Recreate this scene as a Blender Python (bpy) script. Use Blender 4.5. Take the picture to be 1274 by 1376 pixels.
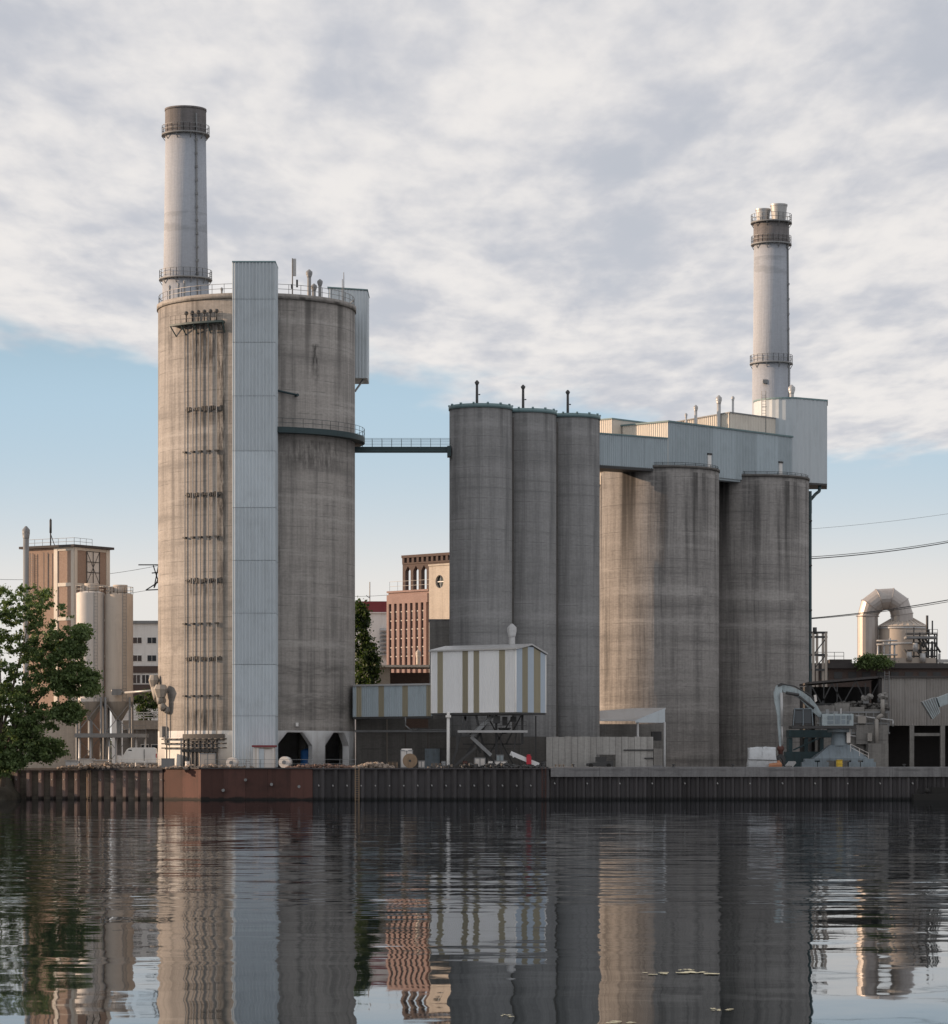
import bpy, math, random
from math import sin, cos, pi, sqrt, radians, asin
from mathutils import Vector, Matrix
random.seed(7)
for o in list(bpy.data.objects): bpy.data.objects.remove(o)
SC = bpy.context.scene
COL = SC.collection

# ------------------------------------------------------------------ camera
F, YH, ZE = 4300.0, 1029.0, 4.4          # focal length in photo pixels, horizon row, eye height over water
cam = bpy.data.cameras.new('camera'); co = bpy.data.objects.new('camera', cam); COL.objects.link(co)
co.location = (0, 0, ZE); co.rotation_euler = (pi/2, 0, 0)
cam.sensor_fit = 'HORIZONTAL'; cam.sensor_width = 36; cam.lens = 36*F/1274
cam.shift_y = (YH-688)/1274; cam.clip_end = 20000; cam.clip_start = 1
SC.camera = co

# ------------------------------------------------------------------ node helper
class G:
    def __init__(s, nt): s.nt = nt
    def n(s, t, **kw):
        nd = s.nt.nodes.new(t)
        for k, v in kw.items(): setattr(nd, k, v)
        return nd
    def put(s, sock, v):
        if isinstance(v, bpy.types.NodeSocket): s.nt.links.new(v, sock)
        elif v is not None: sock.default_value = v
    def m(s, op, a, b=None, c=None, clamp=False):
        nd = s.n('ShaderNodeMath', operation=op, use_clamp=clamp)
        for i, v in enumerate((a, b, c)): s.put(nd.inputs[i], v)
        return nd.outputs[0]
    def xyz(s, v):
        nd = s.n('ShaderNodeSeparateXYZ'); s.put(nd.inputs[0], v); return nd.outputs
    def vec(s, x, y, z=0.0):
        nd = s.n('ShaderNodeCombineXYZ')
        for i, v in enumerate((x, y, z)): s.put(nd.inputs[i], v)
        return nd.outputs[0]
    def noise(s, v, scale=1.0, detail=4.0, rough=.55, dist=0.0, color=False):
        nd = s.n('ShaderNodeTexNoise'); s.put(nd.inputs['Vector'], v)
        nd.inputs['Scale'].default_value = scale; nd.inputs['Detail'].default_value = detail
        nd.inputs['Roughness'].default_value = rough; nd.inputs['Distortion'].default_value = dist
        return nd.outputs[1 if color else 0]
    def ramp(s, v, lo, hi, a=0.0, b=1.0):
        nd = s.n('ShaderNodeMapRange', interpolation_type='SMOOTHSTEP'); s.put(nd.inputs[0], v)
        for i, q in enumerate((lo, hi, a, b)): s.put(nd.inputs[i+1], q)
        return nd.outputs[0]
    def mix(s, f, a, b, blend='MIX'):
        nd = s.n('ShaderNodeMix', data_type='RGBA', blend_type=blend); s.put(nd.inputs[0], f)
        for i, q in ((6, a), (7, b)):
            if isinstance(q, tuple) and len(q) == 3: q = q+(1,)
            s.put(nd.inputs[i], q)
        return nd.outputs[2]

# ------------------------------------------------------------------ sky, sun, exposure
SUN_EL = radians(15); sx, sy = -.992, .12
l = sqrt(sx*sx+sy*sy); sx /= l; sy /= l
S = Vector((sx*cos(SUN_EL), sy*cos(SUN_EL), sin(SUN_EL)))
W = bpy.data.worlds.new('World'); SC.world = W; W.use_nodes = True
nt = W.node_tree; nt.nodes.clear(); g = G(nt)
sky = g.n('ShaderNodeTexSky', sky_type='NISHITA'); sky.sun_disc = False
sky.sun_elevation = SUN_EL; sky.sun_rotation = math.atan2(sx, sy)
sky.air_density = 1.0; sky.dust_density = .6; sky.ozone_density = 2.0
tc = g.n('ShaderNodeTexCoord'); dx, dy, dz = g.xyz(tc.outputs['Generated'])
zz = g.m('MAXIMUM', dz, .004)
u = g.m('DIVIDE', dx, zz); v = g.m('DIVIDE', dy, zz)
P = g.vec(u, g.m('MULTIPLY', v, .30))
wp = g.n('ShaderNodeVectorMath', operation='MULTIPLY_ADD'); g.put(wp.inputs[0], g.noise(P, 2.6, 2, .5, 0.0, True)); wp.inputs[1].default_value = (.25, .14, 0); g.put(wp.inputs[2], P); P = wp.outputs[0]
big = g.noise(P, 1.15, 2, .5, .2); med = g.noise(P, 3.9, 5, .5, .2); fin = g.noise(g.vec(u, g.m('MULTIPLY', v, .30), 3.0), 15.0, 4, .55, .15)
edge = g.m('ADD', g.m('MULTIPLY', u, 1.15), 9.15)
edge = g.m('ADD', edge, g.m('MULTIPLY', g.m('SUBTRACT', g.noise(g.vec(u, g.m('MULTIPLY', v, .3), 9.0), 2.2, 4, .6), .5), 3.6))
mask = g.ramp(g.m('SUBTRACT', edge, v), -.1, .9)
tone = g.m('ADD', g.m('ADD', g.m('MULTIPLY', big, .48), g.m('MULTIPLY', med, .85)), g.m('MULTIPLY', fin, .36))
tone = g.ramp(tone, .64, 1.03)
gap = g.ramp(g.m('ADD', g.m('MULTIPLY', big, .5), g.m('MULTIPLY', med, .6)), .36, .50, .88, 1.0)
CB, CD = (9.5, 9.2, 9.0), (6.2, 6.4, 7.0)
cloud = g.mix(tone, CD, CB)
low = g.mix(g.ramp(v, 7.0, 19.0), (5.0, 6.9, 8.4), (9.3, 9.0, 8.7))       # thin evening mist lying over the horizon
clear = g.mix(g.ramp(v, 4.0, 9.0, 0.0, .93), sky.outputs[0], low)
col = g.mix(g.m('MULTIPLY', mask, gap), clear, cloud)
bg = g.n('ShaderNodeBackground'); g.put(bg.inputs[0], col); bg.inputs[1].default_value = .076
out = g.n('ShaderNodeOutputWorld'); nt.links.new(bg.outputs[0], out.inputs[0])
sl = bpy.data.lights.new('sun', 'SUN'); so = bpy.data.objects.new('sun', sl); COL.objects.link(so)
sl.energy = 5.0; sl.angle = radians(.6); sl.color = (1.0, .70, .47)
so.rotation_euler = S.to_track_quat('Z', 'Y').to_euler(); so.location = S*600
vs = SC.view_settings; vs.view_transform = 'Standard'; vs.look = 'None'; vs.exposure = .24; vs.gamma = 1
SC.render.engine = 'CYCLES'
cy_ = SC.cycles; cy_.max_bounces = 5; cy_.diffuse_bounces = 2; cy_.glossy_bounces = 3; cy_.transmission_bounces = 2; cy_.transparent_max_bounces = 2
W.cycles.sampling_method = 'MANUAL'; W.cycles.sample_map_resolution = 512

# ------------------------------------------------------------------ materials
def newmat(name):
    m = bpy.data.materials.new(name); m.use_nodes = True; nt = m.node_tree
    b = nt.nodes['Principled BSDF']; return m, G(nt), b
def uvc(g):
    n = g.n('ShaderNodeUVMap'); x, y, z = g.xyz(n.outputs[0]); return x, y
def concrete(name, base, dark, light=None, streak=.7, band=.4, lift=1.5, top=None, rough=.92, seed=0.0, spots=.3, marks=()):
    m, g, b = newmat(name); u, v = uvc(g)
    light = light or tuple(min(1, c*1.25) for c in base)
    st = g.ramp(g.noise(g.vec(g.m('MULTIPLY', u, .8), g.m('MULTIPLY', v, .03), seed), 1, 6, .65), .42, .72)
    fi = g.noise(g.vec(g.m('MULTIPLY', u, 5.), g.m('MULTIPLY', v, .12), seed+3), 1, 3, .7)
    bn = g.noise(g.vec(g.m('MULTIPLY', u, .03), g.m('MULTIPLY', v, .42), seed+5), 1, 5, .7)
    bl = g.noise(g.vec(g.m('MULTIPLY', u, .22), g.m('MULTIPLY', v, .16), seed+7), 1, 8, .68)
    sp = g.noise(g.vec(u, v, seed+11), 1.6, 5, .75)
    c = g.mix(g.m('MULTIPLY', st, streak), base, dark)
    c = g.mix(g.m('MULTIPLY', g.ramp(bn, .5, .68), band), c, light)
    c = g.mix(g.m('MULTIPLY', g.ramp(bn, .5, .3), band*.8), c, dark)
    c = g.mix(g.m('MULTIPLY', g.ramp(bl, .55, .75), .6), c, dark)
    c = g.mix(g.m('MULTIPLY', g.ramp(sp, .62, .8), spots), c, dark)
    fr = g.m('FRACT', g.m('DIVIDE', v, lift))
    ln = g.m('MULTIPLY', g.m('LESS_THAN', fr, .07), g.ramp(g.noise(g.vec(g.m('MULTIPLY', u, .3), v, seed), .8, 3), .45, .6))
    c = g.mix(g.m('MULTIPLY', ln, .6), c, dark)
    gr = g.noise(g.vec(g.m('MULTIPLY', u, 1.8), g.m('MULTIPLY', v, 3.6), seed+15), 1, 3, .7)
    c = g.mix(g.m('MULTIPLY', g.ramp(gr, .42, .68), .24), c, dark); c = g.mix(g.m('MULTIPLY', g.ramp(gr, .5, .32), .14), c, light)
    c = g.mix(g.m('MULTIPLY', g.ramp(fi, .35, .75), .28), c, dark)
    if top:                                                   # rain stains running down from a rim
        zt, ln_, stg, den = top
        d = g.m('SUBTRACT', zt, v)
        nn = g.noise(g.vec(g.m('MULTIPLY', u, den), g.m('MULTIPLY', v, .012), seed+20), 1, 3, .6)
        k = g.m('MULTIPLY', g.ramp(nn, .5, .64), g.ramp(d, g.m('MULTIPLY', g.m('SUBTRACT', nn, .25), ln_*2.6), 0.0))
        k = g.m('MULTIPLY', k, g.m('GREATER_THAN', d, 0.0))
        c = g.mix(g.m('MULTIPLY', k, stg), c, tuple(q*.38 for q in dark))
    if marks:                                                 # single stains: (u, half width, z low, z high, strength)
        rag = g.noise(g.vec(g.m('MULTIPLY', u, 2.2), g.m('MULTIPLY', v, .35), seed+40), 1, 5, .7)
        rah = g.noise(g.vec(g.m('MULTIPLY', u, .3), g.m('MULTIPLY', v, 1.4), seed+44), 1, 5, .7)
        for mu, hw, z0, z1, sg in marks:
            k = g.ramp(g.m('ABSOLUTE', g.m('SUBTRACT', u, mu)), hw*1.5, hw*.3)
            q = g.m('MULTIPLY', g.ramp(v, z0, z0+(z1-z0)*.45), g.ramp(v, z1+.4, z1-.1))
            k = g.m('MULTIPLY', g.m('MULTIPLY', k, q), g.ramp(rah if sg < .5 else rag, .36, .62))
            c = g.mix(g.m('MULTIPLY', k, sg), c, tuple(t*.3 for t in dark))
    g.put(b.inputs['Base Color'], c); b.inputs['Roughness'].default_value = rough
    b.inputs['Specular IOR Level'].default_value = .2
    bp = g.n('ShaderNodeBump'); bp.inputs['Strength'].default_value = .5; bp.inputs['Distance'].default_value = .06
    g.put(bp.inputs['Height'], g.m('ADD', fi, sp)); g.put(b.inputs['Normal'], bp.outputs[0])
    return m
def paint(name, base, dirt=None, amt=.5, rough=.55, metal=0.0, seed=0.0, fine=1.0, wet=0.0, var=.12):
    m, g, b = newmat(name); u, v = uvc(g)
    dirt = dirt or tuple(c*.45 for c in base)
    st = g.ramp(g.noise(g.vec(g.m('MULTIPLY', u, 1.3*fine), g.m('MULTIPLY', v, .08*fine), seed), 1, 6, .7), .45, .8)
    bl = g.ramp(g.noise(g.vec(u, v, seed+4), .35*fine, 6, .7), .45, .8)
    c = g.mix(g.m('MULTIPLY', st, amt), base, dirt); c = g.mix(g.m('MULTIPLY', bl, amt*.8), c, dirt)
    oi = g.n('ShaderNodeObjectInfo'); c = g.mix(1.0, c, g.m('ADD', 1-var, g.m('MULTIPLY', oi.outputs['Random'], var*2)), 'MULTIPLY')
    if wet:                                                   # algae and slime left by the water level
        k = g.ramp(g.m('ADD', v, g.m('MULTIPLY', g.noise(g.vec(u, v, seed), .9, 4, .6), .7)), wet+.65, wet+.35)
        c = g.mix(g.m('MULTIPLY', k, .9), c, (.008, .010, .010))
    g.put(b.inputs['Base Color'], c); b.inputs['Roughness'].default_value = rough; b.inputs['Metallic'].default_value = metal
    b.inputs['Specular IOR Level'].default_value = .35
    return m
def brickmat(name, c1, c2, mortar):
    m, g, b = newmat(name); n = g.n('ShaderNodeUVMap')
    bt = g.n('ShaderNodeTexBrick'); g.put(bt.inputs['Vector'], n.outputs[0]); bt.inputs['Scale'].default_value = 2.2
    for k, c in (('Color1', c1), ('Color2', c2), ('Mortar', mortar)): bt.inputs[k].default_value = c+(1,)
    bt.inputs['Mortar Size'].default_value = .012
    u, v = uvc(g); bl = g.ramp(g.noise(g.vec(u, v), .3, 6, .7), .4, .8)
    g.put(b.inputs['Base Color'], g.mix(g.m('MULTIPLY', bl, .4), bt.outputs[0], tuple(q*.5 for q in c1))); b.inputs['Roughness'].default_value = .9
    return m
def leafmat(name, c1, c2):
    m, g, b = newmat(name); gi = g.n('ShaderNodeNewGeometry')
    n = g.noise(gi.outputs['Position'], .9, 3, .6)
    f = g.m('ADD', g.m('MULTIPLY', gi.outputs['Random Per Island'], .6), g.m('MULTIPLY', n, .4))
    c = g.mix(f, c1, c2); g.put(b.inputs['Base Color'], c); b.inputs['Roughness'].default_value = .6
    tr = g.n('ShaderNodeBsdfTranslucent'); g.put(tr.inputs[0], g.mix(.5, c, (.12, .2, .02)))
    mx = g.n('ShaderNodeMixShader'); mx.inputs[0].default_value = .35
    g.nt.links.new(b.outputs[0], mx.inputs[1]); g.nt.links.new(tr.outputs[0], mx.inputs[2])
    g.nt.links.new(mx.outputs[0], g.nt.nodes['Material Output'].inputs[0]); return m
def glassmat(name, c=(.03, .04, .05)):
    m, g, b = newmat(name); b.inputs['Base Color'].default_value = c+(1,); b.inputs['Roughness'].default_value = .08
    return m
M = {}
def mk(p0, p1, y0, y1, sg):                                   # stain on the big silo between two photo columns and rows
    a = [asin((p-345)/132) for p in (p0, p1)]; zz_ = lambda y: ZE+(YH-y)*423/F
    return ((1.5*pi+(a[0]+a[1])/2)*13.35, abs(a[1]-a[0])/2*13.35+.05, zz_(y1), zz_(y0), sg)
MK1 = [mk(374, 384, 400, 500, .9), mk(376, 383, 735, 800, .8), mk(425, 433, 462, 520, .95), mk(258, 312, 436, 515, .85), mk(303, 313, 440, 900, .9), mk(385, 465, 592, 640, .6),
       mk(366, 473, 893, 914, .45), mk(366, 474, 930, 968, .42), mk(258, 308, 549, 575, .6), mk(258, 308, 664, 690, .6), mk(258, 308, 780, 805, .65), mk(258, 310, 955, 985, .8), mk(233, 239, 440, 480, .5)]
M['silo1'] = concrete('concrete_silo_warm', (.335, .317, .300), (.14, .135, .131), (.425, .408, .39), .9, .65, 1.5, (66.4, 13, .7, .33), marks=MK1)
M['silo2'] = concrete('concrete_silo_grey', (.245, .248, .252), (.115, .118, .122), None, .9, .55, 1.4, (53.2, 9, .45, .5), seed=31, spots=.5)
M['silo3'] = concrete('concrete_silo_stained', (.268, .259, .252), (.09, .088, .088), (.37, .36, .35), .95, .65, 1.3, (46.2, 22, .95, .3), seed=52)
M['conc'] = concrete('concrete_plain', (.25, .245, .235), (.11, .107, .105), None, .7, .35, 2.6, seed=70)
M['concd'] = concrete('concrete_dark', (.13, .125, .12), (.06, .06, .058), None, .6, .3, 2.2, seed=80)
M['cap'] = concrete('concrete_cap', (.21, .212, .22), (.10, .10, .105), None, .7, .2, 3.7, seed=90)
M['chim'] = concrete('chimney_grey', (.37, .40, .45), (.25, .27, .30), (.44, .47, .52), .45, .2, 40., seed=12, spots=.15)
M['chimtop'] = concrete('chimney_dark_band', (.19, .18, .185), (.10, .10, .10), None, .6, .3, .9, seed=14)
M['white'] = paint('white_paint', (.72, .72, .71), (.32, .30, .28), .35)
M['whiteband'] = paint('white_base_paint', (.66, .68, .70), (.30, .28, .27), .45)
M['blue'] = paint('pale_blue_cladding', (.51, .575, .625), (.31, .345, .37), .42, seed=3)
M['blue2'] = paint('grey_blue_cladding', (.38, .455, .505), (.22, .26, .285), .45, seed=8)
M['cream'] = paint('cream_and_sunlit_cladding', (.62, .58, .52), (.38, .34, .30), .35, seed=9)
M['boxw'] = paint('white_cladding', (.74, .76, .78), (.50, .52, .53), .22, seed=4)
M['boxb'] = paint('white_cladding_shaded', (.50, .585, .68), (.36, .42, .47), .25, seed=5)  # white cladding of the end face, bluish shade put into its colour
M['olive'] = paint('olive_stripe_paint', (.30, .275, .20), (.2, .18, .13), .3)
M['teal'] = paint('dark_teal_steel', (.035, .065, .075), (.02, .03, .03), .5)
M['tealtrim'] = paint('teal_trim', (.16, .25, .27), (.08, .12, .13), .5)
M['steel'] = paint('grey_steel', (.22, .23, .24), (.09, .085, .08), .5, .5)
M['steeld'] = paint('dark_steel', (.055, .057, .06), (.03, .028, .025), .5, .6)
M['galv'] = paint('galvanised_steel', (.42, .43, .44), (.25, .22, .19), .4, .45, .3)
M['rust'] = paint('rusty_sheet', (.095, .045, .038), (.03, .02, .019), .75, .8, seed=2, wet=.15, var=.35)
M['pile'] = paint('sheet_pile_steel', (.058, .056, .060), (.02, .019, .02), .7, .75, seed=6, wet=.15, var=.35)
M['pilelit'] = paint('sheet_pile_sunlit_steel', (.22, .165, .152), (.06, .046, .043), .6, .75, seed=7, wet=.15, var=.35)  # lit copy of the pile steel, sunlight put into its base colour
M['brick'] = brickmat('orange_brick', (.35, .255, .205), (.30, .21, .165), (.30, .26, .23))
M['brickred'] = brickmat('pink_red_brick', (.29, .20, .185), (.245, .165, .15), (.28, .23, .21))
M['brickdk'] = brickmat('dark_brown_brick', (.10, .07, .062), (.075, .055, .05), (.09, .08, .07))
M['plaster'] = concrete('cream_plaster', (.47, .43, .38), (.29, .26, .23), None, .6, .2, 50., seed=41)
M['roof'] = paint('roof_felt_and_bay_shade', (.075, .07, .07), (.04, .04, .04), .5, .9)
M['redroof'] = paint('dark_red_sheet', (.20, .035, .045), (.12, .03, .03), .3)
M['glass'] = glassmat('window_glass')
M['tankb'] = paint('beige_tank_paint', (.47, .42, .37), (.27, .235, .20), .5, seed=15)
M['tankw'] = paint('white_tank_paint', (.64, .62, .60), (.40, .35, .31), .35, seed=16)
M['duct'] = paint('aluminium_duct', (.40, .375, .36), (.25, .225, .21), .45, .42, .5, seed=17)
M['ductp'] = paint('dusty_grey_duct', (.31, .295, .275), (.17, .155, .14), .6, .7, seed=27)
M['shed'] = paint('grey_shed_sheet', (.25, .24, .23), (.13, .115, .10), .6, seed=18)
M['panel'] = concrete('pale_concrete_panel', (.40, .40, .39), (.2, .195, .19), None, .7, .2, 40., seed=19)
M['machine'] = paint('machine_pale_grey', (.36, .43, .46), (.13, .14, .14), .75, seed=20, fine=2.5)
M['machined'] = paint('machine_blue_grey', (.19, .235, .27), (.07, .08, .085), .75, seed=21, fine=2.5)
M['yellow'] = paint('yellow_paint', (.55, .38, .04), (.2, .14, .03), .4)
M['orange'] = paint('rusty_orange', (.42, .19, .10), (.2, .1, .06), .5)
M['red'] = paint('red_plastic', (.45, .03, .05), (.2, .03, .04), .3)
M['bluep'] = paint('blue_plastic', (.03, .12, .33), (.02, .06, .15), .3)
M['tarp'] = paint('white_tarp', (.58, .62, .66), (.34, .35, .36), .4, .6, seed=22)
M['black'] = paint('black_rubber', (.02, .02, .02), (.03, .028, .025), .4, .8)
M['wood'] = paint('weathered_wood', (.30, .22, .15), (.14, .10, .07), .6, .9, fine=3)
M['bark'] = paint('tree_bark', (.15, .125, .105), (.06, .05, .04), .6, .95, fine=2)
M['leaf'] = leafmat('leaves_dark', (.055, .100, .038), (.165, .225, .080))
M['leaf2'] = leafmat('leaves_poplar', (.012, .03, .012), (.045, .075, .022))
M['pad'] = paint('floating_leaf', (.42, .42, .30), (.25, .25, .15), .4)
M['rubble'] = concrete('rubble', (.33, .28, .24), (.16, .13, .11), None, .5, .3, 9, seed=60)
M['brickrub'] = concrete('brick_rubble', (.22, .15, .125), (.11, .085, .075), None, .5, .3, 9, seed=62)
M['bankm'] = concrete('dark_bank_soil', (.055, .052, .042), (.025, .024, .02), None, .4, .3, 9, seed=63)
M['ground'] = concrete('ground_dirt', (.20, .175, .15), (.10, .09, .08), None, .4, .3, 50, seed=61)

# ------------------------------------------------------------------ mesh builder
WO = {}                                                       # world origin of every object
class MB:
    def __init__(s): s.v = []; s.f = []; s.sm = []; s.uv = []; s.mi = []
    def face(s, idx, uv=None, smooth=False, mi=0): s.f.append(idx); s.uv.append(uv); s.sm.append(smooth); s.mi.append(mi)
    def add(s, pts): n = len(s.v); s.v += [Vector(p) for p in pts]; return n
    def prism(s, poly, z0, z1, cap=True):                     # poly: CCW from above [(x,y)], z0/z1 number or list
        n = len(poly); a = z0 if isinstance(z0, (list, tuple)) else [z0]*n; b = z1 if isinstance(z1, (list, tuple)) else [z1]*n
        i = s.add([(p[0], p[1], a[k]) for k, p in enumerate(poly)] + [(p[0], p[1], b[k]) for k, p in enumerate(poly)])
        for k in range(n):
            q = (k+1) % n; s.face((i+k, i+q, i+n+q, i+n+k))
        if cap: s.face(tuple(i+n+k for k in range(n))); s.face(tuple(i+k for k in reversed(range(n))))
        return s
    def box(s, x0, x1, y0, y1, z0, z1): return s.prism([(x0, y0), (x1, y0), (x1, y1), (x0, y1)], z0, z1)
    def rbox(s, cx, cy, wx, wy, z0, z1, a=0):
        c, n = cos(a), sin(a)
        return s.prism([(cx+x*c-y*n, cy+x*n+y*c) for x, y in ((-wx/2, -wy/2), (wx/2, -wy/2), (wx/2, wy/2), (-wx/2, wy/2))], z0, z1)
    def cyl(s, cx, cy, r0, r1, z0, z1, n=48, top=True, bot=False, a0=0, a1=2*pi, smooth=True):
        full = abs(a1-a0-2*pi) < 1e-6; k = n if full else n+1
        an = [a0+(a1-a0)*j/n for j in range(k)]
        i = s.add([(cx+r0*cos(t), cy+r0*sin(t), z0) for t in an]+[(cx+r1*cos(t), cy+r1*sin(t), z1) for t in an])
        rr = max(r0, r1)
        for j in range(n):
            q = (j+1) % k; t0 = (a0+(a1-a0)*j/n)*rr; t1 = (a0+(a1-a0)*(j+1)/n)*rr
            s.face((i+j, i+q, i+k+q, i+k+j), ((t0, z0), (t1, z0), (t1, z1), (t0, z1)), smooth)
        if top: s.face(tuple(i+k+j for j in range(k)))
        if bot: s.face(tuple(i+j for j in reversed(range(k))))
        return s
    def tube(s, p, q, r, n=6, r2=None, cap=True):
        p = Vector(p); q = Vector(q); d = (q-p); L = d.length
        if L < 1e-6: return s
        d /= L; a = d.orthogonal().normalized(); b = d.cross(a); r2 = r if r2 is None else r2
        i = s.add([p+(a*cos(2*pi*k/n)+b*sin(2*pi*k/n))*r for k in range(n)]+[q+(a*cos(2*pi*k/n)+b*sin(2*pi*k/n))*r2 for k in range(n)])
        for k in range(n):
            m_ = (k+1) % n; s.face((i+k, i+m_, i+n+m_, i+n+k), None, n > 5)
        if cap: s.face(tuple(i+n+k for k in range(n))); s.face(tuple(i+k for k in reversed(range(n))))
        return s
    def path(s, pts, r, n=6):
        for a, b in zip(pts, pts[1:]): s.tube(a, b, r, n)
        return s
    def beam(s, p, q, w, h):                                  # rectangular bar
        p = Vector(p); q = Vector(q); d = (q-p).normalized()
        up = Vector((0, 0, 1)) if abs(d.z) < .95 else Vector((0, 1, 0))
        a = d.cross(up).normalized()*w/2; b = a.cross(d).normalized()*h/2
        i = s.add([p-a-b, p+a-b, p+a+b, p-a+b, q-a-b, q+a-b, q+a+b, q-a+b])
        for f in ((0, 1, 5, 4), (1, 2, 6, 5), (2, 3, 7, 6), (3, 0, 4, 7), (3, 2, 1, 0), (4, 5, 6, 7)): s.face(tuple(i+k for k in f))
        return s
    def corr(s, a, b, z0, z1, pitch=.42, dep=.07, z1b=None):  # trapezoid sheet; a->b left to right seen from outside
        a = Vector(a); b = Vector(b); L = (b-a).length; d = (b-a)/L; nrm = Vector((d.y, -d.x))
        n = max(2, round(L/pitch)); p = L/n; pr = []
        for k in range(n): pr += [(k*p, 0), (k*p+p*.42, 0), (k*p+p*.52, dep), (k*p+p*.9, dep)]
        pr.append((L, 0)); z1b = z1 if z1b is None else z1b
        i = s.add([(*(a+d*t+nrm*o), z0) for t, o in pr]+[(*(a+d*t+nrm*o), z1+(z1b-z1)*t/L) for t, o in pr]); m_ = len(pr)
        for k in range(m_-1): s.face((i+k, i+k+1, i+m_+k+1, i+m_+k), ((pr[k][0], z0), (pr[k+1][0], z0), (pr[k+1][0], z1), (pr[k][0], z1)))
        return s
    def rail(s, pts, h=1.1, step=1.8, r=.035, mids=(.55,), n=4):
        for a, b in zip(pts, pts[1:]):
            a = Vector(a); b = Vector(b); L = (b-a).length; k = max(1, round(L/step))
            for j in range(k+1): p = a.lerp(b, j/k); s.tube(p, p+Vector((0, 0, h)), r, n)
            for f in tuple(mids)+(1.0,): s.tube(a+Vector((0, 0, h*f)), b+Vector((0, 0, h*f)), r, n)
        return s
    def sphere(s, c, r, n=10, sz=1.0, jit=0.0):
        c = Vector(c); i = len(s.v); rows = max(4, n//2+1)
        for a in range(rows+1):
            ph = pi*a/rows
            for b in range(n):
                k = 1+random.uniform(-jit, jit); s.v.append(c+Vector((r*k*sin(ph)*cos(2*pi*b/n), r*k*sin(ph)*sin(2*pi*b/n), r*k*sz*cos(ph))))
        for a in range(rows):
            for b in range(n):
                q = (b+1) % n; s.face((i+a*n+b, i+(a+1)*n+b, i+(a+1)*n+q, i+a*n+q), None, jit == 0)
        return s
    def build(s, name, mat, parent=None, origin=None):
        me = bpy.data.meshes.new(name)
        lo = Vector([min(v[i] for v in s.v) for i in range(3)]); hi = Vector([max(v[i] for v in s.v) for i in range(3)])
        c = Vector(origin) if origin is not None else Vector(((lo.x+hi.x)/2, (lo.y+hi.y)/2, lo.z))
        me.from_pydata([tuple(v-c) for v in s.v], [], s.f)
        for mt in (mat if isinstance(mat, (list, tuple)) else [mat]): me.materials.append(M[mt] if isinstance(mt, str) else mt)
        me.polygons.foreach_set('use_smooth', s.sm); me.polygons.foreach_set('material_index', s.mi)
        ul = me.uv_layers.new(name='UVMap'); buf = []
        for pi_, p in enumerate(me.polygons):
            u = s.uv[pi_]
            if u: buf += [k for t in u for k in t]; continue
            n = p.normal
            if abs(n.z) > .8:
                for vi in p.vertices: q = s.v[vi]; buf += [q.x, q.y]
            else:
                t = Vector((-n.y, n.x, 0)).normalized()
                for vi in p.vertices: q = s.v[vi]; buf += [q.x*t.x+q.y*t.y, q.z]
        ul.data.foreach_set('uv', buf); me.update()
        o = bpy.data.objects.new(name, me); COL.objects.link(o); place(o, c, parent); return o
def place(o, c, parent):
    if parent is not None: o.parent = parent; o.location = Vector(c)-WO[parent.name]
    else: o.location = c
    WO[o.name] = Vector(c)
def thing(name, label, cat, loc, group=None):
    o = bpy.data.objects.new(name, None); COL.objects.link(o); o.empty_display_size = .5; place(o, loc, None)
    return tag(o, label, cat, group)
def tag(o, label=None, cat=None, group=None, kind=None):
    for k, v in (('label', label), ('category', cat), ('group', group), ('kind', kind)):
        if v: o[k] = v
    return o
def inst(src, c, parent, rz=0):                               # same mesh again, at world point c
    o = src.copy(); COL.objects.link(o); place(o, c, parent); o.rotation_euler.z = rz; return o
def at(px, py, Y): return Vector(((px-637)*Y/F, Y, ZE-(py-YH)*Y/F))
def X(px, Y): return (px-637)*Y/F
def Z(py, Y): return ZE-(py-YH)*Y/F
GZ = 4.1
def pbox(mb, x0, x1, y0, y1, Y, dep):                         # upright box whose front face stands at distance Y
    return mb.box(X(x0, Y), X(x1, Y), Y, Y+dep, Z(y1, Y), Z(y0, Y))

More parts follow.
